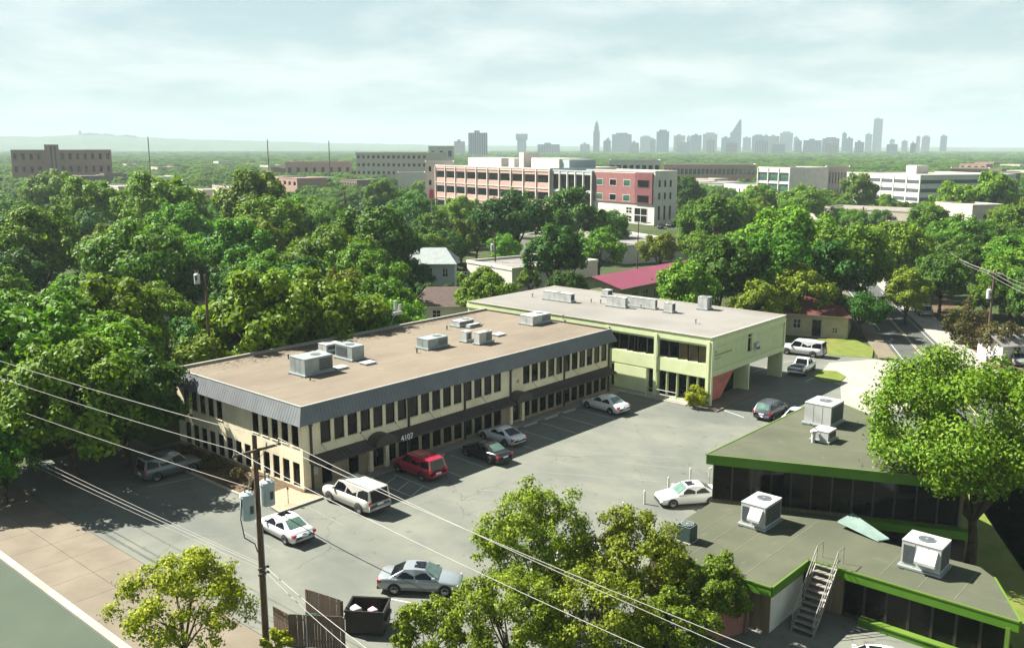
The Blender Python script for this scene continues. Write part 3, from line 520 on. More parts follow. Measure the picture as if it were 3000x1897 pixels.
f = MB(); f.box(-0.06, -0.06, 6.62, CL + 0.06, CW + 0.05, CH - 0.03, GREENP); f.build('parapet', o2)
f = MB(); f.box(-0.16, -0.16, CH - 0.03, CL + 0.16, 0.14, CH + 0.03, CONCW); f.box(-0.16, 0.14, CH - 0.03, 0.14, CW, CH + 0.03, CONCW); f.box(CL - 0.14, 0.14, CH - 0.03, CL + 0.16, CW, CH + 0.03, CONCW); f.build('coping', o2)
f = MB(); f.quad((0, 0, CH - 0.02), (CL, 0, CH - 0.02), (CL, CW, CH - 0.02), (0, CW, CH - 0.02), ROOFW); f.build('roof', o2)
f = MB(); f.box(-0.10, 0.32, 2.86, -0.004, 14.2, 4.2, GREENL); f.build('spandrel', o2)
f = MB(); f.box(-0.12, 7.25, 0.15, -0.004, 11.25, 2.7, GREENL); f.build('infill_panel', o2)
for y in (-0.02, 6.0, 12.0, 18.0):
    f = MB(); f.box(-0.22, y, 0, -0.101, y + 0.34, 6.6, GREENL); f.build('column', o2)
f = MB(); f.box(-0.15, -0.3, 0, 0.18, -0.002, 6.6, GREENL); f.build('column', o2)
for x in (7.95, 15.85):
    f = MB(); f.box(x, -0.18, 0, x + 0.24, 0.16, 2.925, GREENL); f.box(x - 0.02, 0.16, 0, x + 0.22, 1.5, 2.925, GREENP); f.build('column', o2)
f = MB(); f.box(0.2, -0.10, 2.92, CL + 0.1, -0.003, 3.5, GREENL); f.box(0.2, -0.06, 5.7, CL + 0.05, -0.003, 5.78, GREENL); f.box(CL - 0.2, -0.14, 3.5, CL + 0.08, -0.003, 6.2, GREENL); f.build('edge_beam', o2)
f = MB()
for i in range(1, 13): f.box(0.3 + i * 1.22, -0.012, 3.5, 0.3 + i * 1.22 + 0.02, -0.004, 5.7, GREENL)
f.build('siding_joint', o2)
f = MB(); f.add([(0.35, 0.25, 2.9), (5.7, 0.25, 2.9), (2.9, 0.25, 0.3), (0.35, 0.25, 0.3), (0.35, 0.4, 2.9), (5.7, 0.4, 2.9), (2.9, 0.4, 0.3), (0.35, 0.4, 0.3)], [(3, 2, 1, 0), (4, 5, 6, 7), (1, 2, 6, 5), (0, 1, 5, 4), (2, 3, 7, 6)], SALMON); f.build('sloped_panel', o2)
f = MB()
for z, x0, x1 in ((2.35, 2.2, 4.4), (2.15, 2.4, 4.1), (1.95, 2.4, 3.5)): f.box(x0, 0.235, z, x1, 0.247, z + 0.05, DARKM)
f.build('faded_lettering', o2)
f = MB()       # dark lettering, too small to read in the picture: two lines and a round mark
for i, (x, wd) in enumerate(((0.9, .22), (1.2, .5), (1.8, .35), (2.25, .6), (2.95, .4), (3.45, .55), (4.1, .3))): f.box(x, -0.03, 4.93, x + wd, -0.013, 5.10 - 0.02 * (i % 2), M('sign_olive', (0.16, 0.19, 0.09), (0.24, 0.28, 0.14), 6))
for x, wd in ((0.9, .3), (1.3, .4), (1.8, .25)): f.box(x, -0.03, 4.6, x + wd, -0.013, 4.72, MATS['sign_olive'])
f.tube((1.1, -0.03, 5.35), (1.1, -0.013, 5.35), 0.16, 0.16, MATS['sign_olive'], 12); f.build('faded_lettering', o2)
f = MB(); f.box(9.25, -0.32, 4.2, 10.1, -0.004, 4.95, HVACW); f.box(9.3, -0.33, 4.25, 10.05, -0.321, 4.55, COIL); f.build('window_unit', o2)
ro = thing('ramp_railing', 'white tubular ramp railing along the green building front', 'railing', (77.3, 45.2, 0.11))
q = MB()
for z in (0.5, 0.95): q.tube((0, 1.0, z), (0, 5.8, z), 0.028, 0.028, HVACW, 6)
q.build('rail', ro)
for y in (1.0, 2.2, 3.4, 4.6, 5.8): q = MB(); q.tube((0, y, 0), (0, y, 0.95), 0.028, 0.028, HVACW, 6); q.build('post', ro)
ZR2 = CH - 0.02; g2 = 'air conditioners on the white roof'
hvac('white double air conditioner at left end of the white roof', zC(690, 272), zC(380, 225), zC(755, 265), zC(0, 170)[1], ZR2, HVACW, 'front', True, None, g2)
hvac('small white vent hood at the back edge of the white roof', zC(1125, 205), zC(1060, 195), zC(1195, 195), zC(0, 125)[1], ZR2, HVACW, 'none', False, None, g2)
hvac('white air conditioner in the middle of the white roof', zC(1330, 335), zC(1180, 290), zC(1362, 330), zC(0, 215)[1], ZR2, HVACW, 'none', True, 'front', g2)
hvac('long white duct cabinet on the white roof', zC(1680, 350), zC(1380, 300), zC(1720, 345), zC(0, 235)[1], ZR2, HVACW, 'none', False, None, g2)
hvac('white air conditioner with dark coil at right end of the duct', zC(1880, 392), zC(1800, 375), zC(1945, 385), zC(0, 280)[1], ZR2, HVACW, 'front', True, None, g2)
hvac('tall white air conditioner alone at right on the white roof', zC(2290, 358), zC(2175, 345), zC(2360, 345), zC(0, 210)[1], ZR2, HVACW, 'right', True, None, g2)
for i, q in enumerate(((240, 200), (930, 265), (1040, 275), (1515, 335), (2160, 510), (600, 460))):
    p = G(*zC(*q), ZR2); t = MB(); t.tube((0, 0, 0), (0, 0, 0.4), 0.07, 0.07, STEEL, 8); t.tube((0, 0, 0.4), (0, 0, 0.48), 0.13, 0.13, STEEL, 8)
    tag(t.build('vent_pipe', None, p), ['grey vent pipe at left end of the white roof', 'grey vent pipe right of the double rooftop unit', 'second grey vent pipe right of the double rooftop unit', 'grey vent pipe before the long duct cabinet', 'grey vent pipe alone near the white roof middle', 'grey pipe at the left edge of the white roof'][i], 'vent')
# ================================================================ low building with lime fascia, and its taller rear block
ZL = 2.9
LR = [(41.75, 18.9), (46.1, 18.85), (46.25, 17.05), (46.35, 8.4), (50.55, 10.6), (51.4, 11.5), (51.1, 16.6), (53.6, 19.0), (49.95, 27.0), (45.3, 26.8), (41.5, 26.8)]
o3 = thing('low_building', 'low flat-roofed building with lime fascia and outside stairs', 'building', (42, 19, 0))
def off(b): return [(x - 42, y - 19) for x, y in b]
b = MB(); b.prism(off(LR), ZL - 0.05, ZL, ROOFG)
for (xa, ya), (xb, yb) in (((42.2, 22.4), (49.5, 22.4)), ((42.2, 25.2), (49.5, 25.2)), ((46.6, 13.2), (50.8, 13.2)), ((46.8, 15.2), (50.9, 15.2)), ((42.2, 20.6), (51.5, 20.6)), ((42.2, 24.0), (50.5, 24.0)), ((46.6, 11.4), (50.8, 11.4))): b.box(xa - 42, ya - 19, ZL, xb - 42, ya - 18.95, ZL + 0.010, SEAM)
b.build('roof', o3)
f = MB(); n = len(LR)
for i in (0, 1, 2, 3, 9, 10):
    p, q = Vector(off(LR)[i]), Vector(off(LR)[(i + 1) % n]); d = (q - p).normalized(); nn = Vector((d.y, -d.x)) * 0.06; e = d * 0.0
    f.hexa([(*(p + nn), ZL - 0.56), (*(q + nn), ZL - 0.56), (*q, ZL - 0.56), (*p, ZL - 0.56)], [(*(p + nn), ZL - 0.055), (*(q + nn), ZL - 0.055), (*q, ZL - 0.055), (*p, ZL - 0.055)], LIME)
    f.hexa([(*(p + nn * 1.6), ZL - 0.055), (*(q + nn * 1.6), ZL - 0.055), (*q, ZL - 0.055), (*p, ZL - 0.055)], [(*(p + nn * 1.6), ZL + 0.03), (*(q + nn * 1.6), ZL + 0.03), (*q, ZL + 0.03), (*p, ZL + 0.03)], LIMEL)
f.build('fascia', o3)
w = MB(); WP = M('white_wall', (0.55, 0.55, 0.48), (0.48, 0.48, 0.42), 0.8, 0.85, stain=(0.42, 0.42, 0.36), stain_scale=0.5); BRW = M('brown_siding', (0.17, 0.13, 0.08), (0.11, 0.085, 0.055), 1.5, 0.85, stretch=(4, 4, 0.4))
for (xa, ya), (xb, yb), mt in (((0.3, 0.15), (4.3, 0.15), WP), ((0.3, 0.15), (0.3, 7.6), BRW), ((0.3, 7.6), (8, 7.8), BRW), ((8.5, -8.2), (9.3, -7.5), WP), ((4.72, -10.2), (8.5, -8.2), WP), ((4.62, 0.15), (4.62, -2), BRW), ((9.0, -7.5), (8.8, -2.6), WP)):
    w = MB(); d = Vector((xb - xa, yb - ya)).normalized() * 0.06; w.hexa([(xa, ya, 0), (xb, yb, 0), (xb - d.y, yb + d.x, 0), (xa - d.y, ya + d.x, 0)], [(xa, ya, ZL - .06), (xb, yb, ZL - .06), (xb - d.y, yb + d.x, ZL - .06), (xa - d.y, ya + d.x, ZL - .06)], mt); w.build('wall', o3)
for i in range(7):
    y1 = -2.0 - i * 1.15; me = window_mesh(1.13, 2.25, GLASSB, DARKM, 0.06); inst(me, 'window', o3, (4.66, y1 - 0.575, 1.3), -math.pi / 2)
f = MB(); f.box(4.2, -9.6, 0, 4.60, -3.1, 0.32, LIME); f.box(4.15, -9.65, 0.322, 4.62, -3.05, 0.40, LIMEL); f.build('planter_wall', o3)
f = MB(); f.box(4.25, -10.25, 0, 4.6, -10.05, ZL - 0.46, LIMEL); f.build('corner_post', o3)
f = MB(); A, B_, C_, D_ = Vector((9.4, 0.4, 3.25)), Vector((11.2, 0.2, 3.25)), Vector((9.6, -2.6, 2.95)), Vector((8.9, -2.2, 2.95)); nrib = 9
TEAL = M('teal_metal', (0.24, 0.33, 0.29), (0.19, 0.26, 0.235), 2, 0.5, 0.4, metal=0.2)
for i in range(nrib):
    for k, h in ((0, 0.0), (1, 0.06)):
        s0, s1 = (i + k * .5) / nrib, (i + k * .5 + .5) / nrib; p0, p1, q0, q1 = A.lerp(B_, s0), A.lerp(B_, s1), D_.lerp(C_, s0), D_.lerp(C_, s1); hv = Vector((0, 0, h))
        f.hexa([q0, q1, p1, p0], [q0 + hv + Vector((0, 0, .02)), q1 + hv + Vector((0, 0, .02)), p1 + hv + Vector((0, 0, .02)), p0 + hv + Vector((0, 0, .02))], TEAL)
f.build('corrugated_canopy', o3)
s3 = thing('outside_stair', 'grey metal stair with handrails climbing to the low roof', 'stairs', (46.2, 17.8, 0))
nT = 11
for i in range(nT):
    x = -2.75 + 2.6 * i / (nT - 1); z = 0.25 + (ZL - 0.3) * i / (nT - 1); q = MB(); q.box(x - 0.14, -0.55, z - 0.035, x + 0.14, 0.55, z, STEEL); q.box(x - 0.14, -0.55, z - 0.10, x - 0.12, 0.55, z - 0.036, DARKM); q.build('tread', s3)
for sy in (-0.58, 0.58):
    q = MB(); q.hexa([(-2.98, sy - .02, 0), (-2.6, sy - .02, 0), (-2.6, sy + .02, 0), (-2.98, sy + .02, 0)], [(-0.2, sy - .02, ZL - .02), (0.05, sy - .02, ZL - .02), (0.05, sy + .02, ZL - .02), (-0.2, sy + .02, ZL - .02)], STEEL); q.build('stringer', s3)
    q = MB(); q.tube((-2.85, sy, 0.95), (-0.1, sy, ZL + 0.95), 0.025, 0.025, STEEL, 6); q.tube((-2.85, sy, 0.55), (-0.1, sy, ZL + 0.5), 0.02, 0.02, STEEL, 6)
    q.tube((-0.1, sy, ZL + 0.95), (0.7, sy, ZL + 0.95), 0.025, 0.025, STEEL, 6); q.build('handrail', s3)
    for x in (-2.85, -2.1, -1.4, -0.7, -0.1, 0.7):
        z0 = 0.0 if x == -2.85 else min(ZL, ZL + (x + 0.1) * 1.055); q = MB(); q.tube((x, sy, max(0, z0)), (x, sy, max(0.95, z0 + 0.95)), 0.022, 0.022, STEEL, 6); q.build('post', s3)
zD = lambda x, y: (1900 + x / 2.039, 1150 + y / 2.039); g3 = 'units on the olive roofs'
hvac('white air conditioner with round vents in the middle of the olive roof', zD(690, 830), zD(545, 790), zD(790, 765), zD(0, 690)[1], ZL, HVACW, 'none', True, 'left', g3)
hvac('large white air conditioner with intake hood near the lower right edge', zD(1735, 1105), zD(1505, 1035), zD(1805, 1045), zD(0, 940)[1], ZL, HVACW, 'none', True, 'left', g3)
for lab, base, hh, rr in (('dark green round condenser on the olive roof by the tree', zD(228, 880), 1.0, 0.42),):
    p = G(*base, ZL); t = thing('condenser', lab, 'air conditioner', p)
    CG = M('condenser_green', (0.05, 0.085, 0.075), (0.03, 0.05, 0.045), 6, 0.5)
    q = MB(); q.box(-0.5, -0.5, 0, 0.5, 0.5, 0.07, CONCW); q.build('pad', t); q = MB(); q.box(-rr, -rr, 0.07, rr, rr, hh, CG)
    for i in range(12): z = 0.15 + i * 0.065; q.box(-rr - 0.012, -rr - 0.012, z, rr + 0.012, rr + 0.012, z + 0.025, CG)
    q.build('cabinet', t); inst(FAN, 'fan_grille', t, (0, 0, hh), 0, (0.85, 0.85, 1)); q = MB(); q.box(-rr - 0.02, -rr - 0.02, hh - 0.03, rr + 0.02, rr + 0.02, hh, TEAL); q.build('top_rim', t)
# taller rear block
A4 = math.atan2(-0.918, 0.396); ZU = 6.15
o4 = thing('glass_building', 'dark glass building with olive roof and lime fascia behind the big tree', 'building', (50.0, 27.15, 0), A4)
RP = [(-0.25, -0.35), (15.0, -0.35), (15.0, 5.2), (7.0, 16.2)]
f = MB(); f.prism(RP, ZU - 0.05, ZU, ROOFG)
for k, e in ((3.0, 14.8), (6.2, 13.6), (9.4, 11.4)): f.box(k * 0.6, k, ZU, e, k + 0.05, ZU + 0.010, SEAM)
f.build('roof', o4)
f = MB()
for (xa, ya), (xb, yb) in zip(RP, RP[1:] + RP[:1]):
    d = Vector((xb - xa, yb - ya)).normalized(); nn = Vector((d.y, -d.x)) * 0.06; p, q = Vector((xa, ya)), Vector((xb, yb))
    f.hexa([(*(p + nn), ZU - 0.62), (*(q + nn), ZU - 0.62), (*q, ZU - 0.62), (*p, ZU - 0.62)], [(*(p + nn), ZU - 0.055), (*(q + nn), ZU - 0.055), (*q, ZU - 0.055), (*p, ZU - 0.055)], LIME)
    f.hexa([(*(p + nn * 1.6), ZU - 0.055), (*(q + nn * 1.6), ZU - 0.055), (*q, ZU - 0.055), (*p, ZU - 0.055)], [(*(p + nn * 1.6), ZU + 0.03), (*(q + nn * 1.6), ZU + 0.03), (*q, ZU + 0.03), (*p, ZU + 0.03)], LIMEL)
f.build('fascia', o4)
w = MB(); w.quad((0.1, 0.35, 0), (14.7, 0.35, 0), (14.7, 0.35, ZU - .1), (0.1, 0.35, ZU - .1), BRW); w.quad((14.7, 0.35, 0), (14.7, 5, 0), (14.7, 5, ZU - .1), (14.7, 0.35, ZU - .1), WP); w.quad((0.1, 0.35, 0), (6.9, 15.6, 0), (6.9, 15.6, ZU - .1), (0.1, 0.35, ZU - .1), WP)
w.box(9.0, -0.3, 2.45, 15.0, 0.3, 2.95, LIME); w.build('wall', o4)
for i in range(12):
    gm = GLASS if i in (3, 4, 8, 9, 10, 11) else GLASSB
    inst(window_mesh(1.18, 2.6, gm, DARKM, 0.05), 'window', o4, (0.72 + i * 1.2, 0.28, 4.3))
for i in range(5): inst(window_mesh(1.18, 2.3, GLASS, DARKM, 0.05), 'window', o4, (9.6 + i * 1.2, 0.28, 1.25))
p = G(2432, 1256, ZU); hvac('tall white air conditioner on the upper olive roof beside the tree', (2432, 1256), (2425, 1250), (2520, 1240), 1172, ZU, HVACW, 'front', True, None, g3, h=1.55, size=(2.2, 1.9))
hvac('low white rooftop unit with dark grille on the upper olive roof', (2425, 1300), (2418, 1296), (2470, 1292), 1262, ZU, HVACW, 'front', False, None, g3, h=0.75, size=(1.3, 1.1))
p = G(2382, 1295, ZU); t = thing('vent_stack', 'small white vent stack with braces on the upper olive roof', 'vent', p); q = MB(); q.tube((0, 0, 0), (0, 0, 0.7), 0.13, 0.13, HVACW, 10); q.build('stack', t); q = MB(); q.tube((0, 0, 0.7), (0, 0, 0.82), 0.22, 0.22, HVACW, 10); q.build('cap', t); q = MB(); q.tube((0.7, -0.9, 0), (0.2, 0.4, 1.2), 0.03, 0.03, STEEL, 6); q.build('brace', t)
# ================================================================ generic buildings
def flatb(name, label, A, B, D, wall, roof, rows=0, cols=0, glass=None, frame=None, wfrac=0.7, hfrac=0.55, z_first=0.8, par=0.6, side_cols=0, group=None, cat='building', base=0.0, band=None, pier=None, fh=None, extra=None):
    """flat-roofed block from its two top front corners (world points), real openings and windows on the front"""
    H = (A.z + B.z) / 2; d = (B - A); d.z = 0; Wd = d.length; ang = math.atan2(d.y, d.x)
    t = thing(name, label, cat, (A.x, A.y, 0), ang, group); ops = []; sops = []
    if rows:
        fh = fh or (H - par) / rows
        for r_ in range(rows):
            z0 = H - par - (r_ + 1) * fh + fh * (1 - hfrac) * 0.6
            for c in range(cols): u = Wd * (c + 0.5) / cols; ops.append((u - Wd / cols * wfrac / 2, u + Wd / cols * wfrac / 2, z0, z0 + fh * hfrac))
            for c in range(side_cols): u = D * (c + 0.5) / side_cols; sops.append((u - D / side_cols * wfrac / 2, u + D / side_cols * wfrac / 2, z0, z0 + fh * hfrac))
    w = MB(); facade(w, FR, Wd, base, H, ops, wall, 0.3); facade(w, RT(Wd), D, base, H, sops, wall, 0.3)
    w.quad((0, 0, base), (0, D, base), (0, D, H), (0, 0, H), wall); w.quad((0, D, base), (Wd, D, base), (Wd, D, H), (0, D, H), wall); w.build('wall', t)
    put_windows(t, 'front', ops, 0.3, Wd, glass or GLASS, frame or ALU, 0.12); put_windows(t, 'right', sops, 0.3, Wd, glass or GLASS, frame or ALU, 0.12)
    r_ = MB(); r_.quad((0.2, 0.2, H - 0.4), (Wd - 0.2, 0.2, H - 0.4), (Wd - 0.2, D - 0.2, H - 0.4), (0.2, D - 0.2, H - 0.4), roof); r_.build('roof', t)
    r_ = MB()
    for a in ((-0.1, -0.1, Wd + 0.1, 0.25), (-0.1, D - 0.25, Wd + 0.1, D + 0.1), (-0.1, 0.25, 0.25, D - 0.25), (Wd - 0.25, 0.25, Wd + 0.1, D - 0.25)): r_.box(a[0], a[1], H - 0.45, a[2], a[3], H + 0.05, band or wall)
    r_.build('parapet', t)
    if pier:
        for c in range(cols + 1): q = MB(); u = Wd * c / cols; q.box(u - 0.22, -0.35, base, u + 0.22, -0.002, H - 0.46, pier); q.build('pier', t)
        for r_ in range(rows + 1): q = MB(); z = H - par - r_ * fh; q.box(0.31, -0.22, z - 0.15, Wd - 0.31, -0.003, z + 0.1, pier); q.build('ledge', t)
    return t, Wd, H
PINK = M('pink_brick', (0.40, 0.245, 0.205), (0.35, 0.21, 0.175), 0.8, 0.85, stain=(0.43, 0.29, 0.25), stain_scale=0.1); CREAM = M('cream_stone', (0.46, 0.40, 0.335), (0.40, 0.345, 0.29), 0.4, 0.85)
REDB = M('red_brick', (0.22, 0.088, 0.082), (0.18, 0.072, 0.07), 0.7, 0.85); REDD = M('dark_red_brick', (0.14, 0.045, 0.05), (0.11, 0.036, 0.04), 0.7, 0.85); OFFW = M('off_white', (0.50, 0.475, 0.43), (0.44, 0.42, 0.38), 0.3, 0.85, stain=(0.38, 0.36, 0.32), stain_scale=0.15)
BROWNB = M('brown_brick', (0.27, 0.165, 0.125), (0.23, 0.14, 0.105), 0.5, 0.85); SLATE = M('slate_roof', (0.24, 0.27, 0.26), (0.19, 0.215, 0.21), 1.2, 0.85); SIDING = M('grey_siding', (0.30, 0.36, 0.37), (0.25, 0.30, 0.31), 1.0, 0.8, stretch=(0.3, 0.3, 6)); MAROON = M('maroon_metal', (0.17, 0.030, 0.058), (0.15, 0.027, 0.05), 0.4, 0.45, 0.4, stain=(0.20, 0.048, 0.075), stain_scale=0.1); YELL = M('yellow_paint', (0.45, 0.30, 0.03), (0.38, 0.25, 0.03), 0.5, 0.7)
FD = Vector((-0.235, -0.972, 0)); GC = Vector((255.5, 163.3, 0))
def on_line(C, d, px):
    lo, hi = -300.0, 300.0
    for _ in range(60):
        m = (lo + hi) / 2
        if PX(C + d * m)[0] < px: lo = m
        else: hi = m
    return C + d * lo
def top(p, z): return Vector((p.x, p.y, z))
P0, P1, P2, P3 = on_line(GC, FD, 1289), on_line(GC, FD, 1622), on_line(GC, FD, 1738), GC
back = Vector((0.972, -0.235, 0))
tk, Wd, H = flatb('office_building', 'pink brick office block with white grid frame and dark windows', top(P0 - back * 2, 17.5), top(P1 - back * 2, 17.5), 34, PINK, ROOFW, 3, 10, GLASS, CREAM, 0.80, 0.48, par=1.1, pier=OFFW, side_cols=5, band=OFFW, fh=6.35, base=-1.8)
q = MB(); q.box(8, 12, H - .4, 34, 26, H + 3.2, OFFW); q.build('penthouse', tk); q = MB(); q.box(58, 10, H - .4, 76, 24, H + 3.4, OFFW); q.box(76.01, 11, H - 0.4, 81, 24, H + 3, SIDING); q.build('penthouse', tk)
q = MB(); q.box(38, 13, H - .4, 42, 18, H + 3.0, OFFW); q.box(47, 12, H - .4, 50, 20, H + 5.6, OFFW); q.box(53, 14, H - .4, 56, 20, H + 3.6, OFFW); q.build('roof_equipment', tk)
tk, Wd, H = flatb('office_wing', 'glass stairwell wing between the pink and red brick blocks', top(P1 + FD * 0.3 - back * 1, 17.0), top(P2 - back * 1, 17.0), 16, SIDING, ROOFW, 3, 5, GLASS, OFFW, 0.9, 0.86, par=1.2, pier=OFFW, fh=6.35, base=-3)
tk, Wd, H = flatb('brick_building', 'red brick building over a white ground floor beside the glass wing', top(P2 + FD * 0.3, 17.6), top(P3, 17.6), 10, OFFW, ROOFW, 0, 0, side_cols=0, band=OFFW)
q = MB(); q.box(-0.1, -0.3, 6.8, Wd * 0.70, -0.01, 16.7, REDB); q.build('brick_cladding', tk); q = MB(); q.box(Wd * 0.705, -0.5, 6.8, Wd - 0.8, -0.01, 16.9, REDD); q.build('brick_bay', tk)
for r_ in (0, 1):
    for c, g in ((0, GLASSG), (1, GLASS), (2, GLASSG)): inst(window_mesh(3.6, 2.3, g, OFFW, 0.15), 'window', tk, (3.2 + c * 7.0, -0.36, 8.4 + r_ * 5.0))
    inst(window_mesh(5.6, 2.6, GLASS, REDD, 0.15), 'window', tk, (Wd * 0.705 + 4.0, -0.56, 8.4 + r_ * 5.0))
for x, z, w_, h_ in ((Wd * .60, 4.4, 3.0, 2.2), (Wd * .60, 1.6, 3.0, 2.2), (Wd * .79, 3.0, 6.4, 5.0)): inst(window_mesh(w_, h_, GLASS, OFFW, 0.2, (1, 1)), 'window', tk, (x, -0.06, z))
for y in (2, 4.5, 7):
    for z, h_ in ((4, 4.5), (9.5, 2.2), (13.5, 2.2)): inst(window_mesh(0.8, h_, GLASS, DARKM, 0.1), 'window', tk, (Wd + 0.06, y, z), math.pi / 2)
def far(name, label, pa, pb, dist, D, *a, **k):
    k.pop('dist2', None); A = AT(*pa, dist); B = on_line(A, FD, pb[0]); B.z = A.z; return flatb(name, label, A, B, D, *a, **k)
def far(name, label, pa, pb, dist, D, *a, **k):
    d2 = k.pop('dist2', dist); return flatb(name, label, AT(*pa, dist), AT(*pb, d2), D, *a, **k)
far('parking_garage', 'ivy covered concrete parking garage left of the pink office', (1042, 448), (1250, 446), 640, 40, CREAM, CONCW, 4, 14, GLASS, CREAM, 0.55, 0.42, dist2=620)
iv = MB()
far('white_building', 'white domed-roof tower building behind the ivy garage', (1255, 428), (1330, 428), 760, 20, OFFW, ROOFW, 2, 3, GLASS, OFFW, 0.4, 0.4)
far('white_building', 'pale block joining the pink office at its left', (1245, 470), (1330, 476), 420, 18, OFFW, ROOFW, 3, 3, GLASS, OFFW, 0.3, 0.4)
far('low_building', 'low white building in front of the ivy garage', (1165, 505), (1245, 505), 520, 16, OFFW, ROOFW)
far('campus_building', 'long low brick campus building with ribbon windows', (1945, 478), (2215, 484), 560, 25, PINK, ROOFW, 2, 22, GLASSG, OFFW, 0.85, 0.5, band=OFFW, par=1.2)
far('campus_building', 'pale flat building with overhanging roof behind the brick one', (1785, 470), (1935, 468), 520, 30, OFFW, ROOFW, 2, 8, GLASS, OFFW, 0.7, 0.4)
far('glass_office', 'green glass office with white portal frame', (2222, 488), (2315, 492), 430, 22, OFFW, ROOFW, 3, 3, GLASSG, OFFW, 0.86, 0.74, par=2.0, pier=OFFW, dist2=415)
far('glass_office', 'blue glass wing right of the green glass office', (2318, 492), (2420, 488), 440, 20, SIDING, ROOFW, 3, 6, GLASS, OFFW, 0.7, 0.7, par=1.5)
far('office_building', 'pale ribbed office wing left of the white garage', (2420, 488), (2490, 488), 445, 20, CREAM, ROOFW, 2, 8, GLASSB, OFFW, 0.45, 0.7, par=1.5)
tk, Wd, H = far('parking_garage', 'long white parking garage with dark open decks', (2482, 505), (2697, 512), 420, 45, OFFW, CONCW, 0, 0, dist2=385)
for r_ in range(4):
    z = H - 2.6 - r_ * 3.3
    q = MB(); q.box(0.5, -0.05, z - 0.7, Wd - 0.5, -0.02, z + 0.7, COIL); q.build('deck_opening', tk); q = MB(); q.box(Wd + 0.02, 0.5, z - 0.7, Wd + 0.05, 44, z + 0.7, COIL); q.build('deck_opening', tk)
for i in range(1, 6): q = MB(); q.box(Wd * i / 6 - .3, -0.2, 0, Wd * i / 6 + .3, -0.06, H - 0.5, OFFW); q.build('column', tk)
q = MB(); q.box(12, 20, H - .4, 18, 26, H + 3, OFFW); q.build('stair_tower', tk)
far('office_building', 'tan brick building at far right beyond the white garage', (2785, 492), (2900, 494), 520, 24, BROWNB, CONCW, 3, 4, GLASS, CREAM, 0.8, 0.35, band=CREAM)
tk, Wd, H = far('parking_garage', 'grey parking garage at the far right edge', (2900, 500), (2990, 512), 540, 30, CONC, CONCW, 0, 0)
for r_ in range(3): q = MB(); z = H - 2.2 - r_ * 3.2; q.box(0.5, -0.05, z - 0.6, Wd - 0.5, -0.02, z + 0.6, COIL); q.build('deck_opening', tk)
tk, Wd, H = far('brick_building', 'long brown brick building at far left with a central tower', (30, 437), (325, 441), 640, 18, BROWNB, CONC, 3, 13, GLASS, BROWNB, 0.45, 0.5)
q = MB(); q.box(Wd * .33, -1.5, 0, Wd * .47, 8, H + 3.2, BROWNB); q.build('tower', tk)
for u in (.385, .425): q = MB(); q.box(Wd * u, -1.56, 4, Wd * u + .9, -1.51, H + 2.4, COIL); q.build('window', tk)
def low(name, label, pa, pb, H, D, *a, **k): return flatb(name, label, G(*pa, H), G(*pb, H), D, *a, **k)
low('low_building', 'white flat building deep among the left trees', (680, 520), (850, 524), 7, 40, OFFW, ROOFW, 1, 5, GLASS, OFFW, 0.6, 0.4)
low('low_building', 'small white building far left among trees', (232, 512), (300, 512), 6, 20, OFFW, ROOFW)
far('low_building', 'beige flat house roof row at mid distance behind the dense trees', (835, 470), (1030, 478), 700, 14, PINK, CREAM, 1, 8, GLASS, CREAM, 0.4, 0.4)
low('low_building', 'long white flat roof among trees left of pink office', (1052, 596), (1165, 598), 4.5, 14, OFFW, ROOFW, 1, 6, GLASS, OFFW, 0.5, 0.4)
low('low_building', 'white flat roof partly hidden by trees below the long one', (1080, 640), (1170, 645), 4.5, 14, OFFW, ROOFW)
low('low_building', 'pale flat roof deep in the left trees', (155, 722), (290, 742), 4.0, 45, OFFW, ROOFW)
low('low_building', 'brown shingle roof dark among the near left trees', (225, 822), (310, 818), 4, 12, BROWNB, M('brown_roof', (0.09, 0.06, 0.05), (0.06, 0.045, 0.04), 2, 0.9))
tk, Wd, H = low('church', 'pale stone hall with round window among the right trees', (2850, 600), (2940, 598), 9.5, 14, CREAM, CONCW)
q = MB(); q.tube((Wd * .45, -0.1, 6.0), (Wd * .45, -0.02, 6.0), 0.8, 0.8, GLASS, 18); q.build('round_window', tk)
low('low_building', 'long tan flat roof wall among the right trees', (2415, 606), (2680, 618), 6, 14, CREAM, ROOFW)
low('low_building', 'white flat roof strip among the right trees', (2605, 655), (2860, 662), 4.5, 12, OFFW, ROOFW)
low('low_building', 'white stepped building right of the red brick block', (2045, 533), (2120, 535), 8, 20, OFFW, ROOFW, 1, 3, GLASS, OFFW, 0.5, 0.5)
low('low_building', 'pale grey block with slit windows right of the red brick building', (2122, 537), (2230, 545), 8, 20, OFFW, ROOFW, 1, 8, GLASS, OFFW, 0.3, 0.6)
low('shop_building', 'white roofed low shop with yellow front beside the red brick block', (1830, 718), (2030, 708), 4.2, 26, OFFW, ROOFW, 0, 0, band=OFFW)
q = MB(); q.box(9, -0.08, 2.3, 24, -0.01, 3.5, YELL); q.build('yellow_band', bpy.data.objects[[o.name for o in COL.objects if o.get('label', '').startswith('white roofed low shop')][0]])
low('low_building', 'white flat shop roof behind the yellow-fronted shop', (1720, 700), (1840, 680), 5, 18, OFFW, ROOFW)
low('low_building', 'white metal-roofed shed behind the grey house', (1368, 762), (1500, 785), 4.5, 20, OFFW, ROOFW)
low('low_building', 'orange trimmed white kiosk among the right trees', (2140, 628), (2190, 628), 4, 8, CREAM, ROOFW, band=YELL)
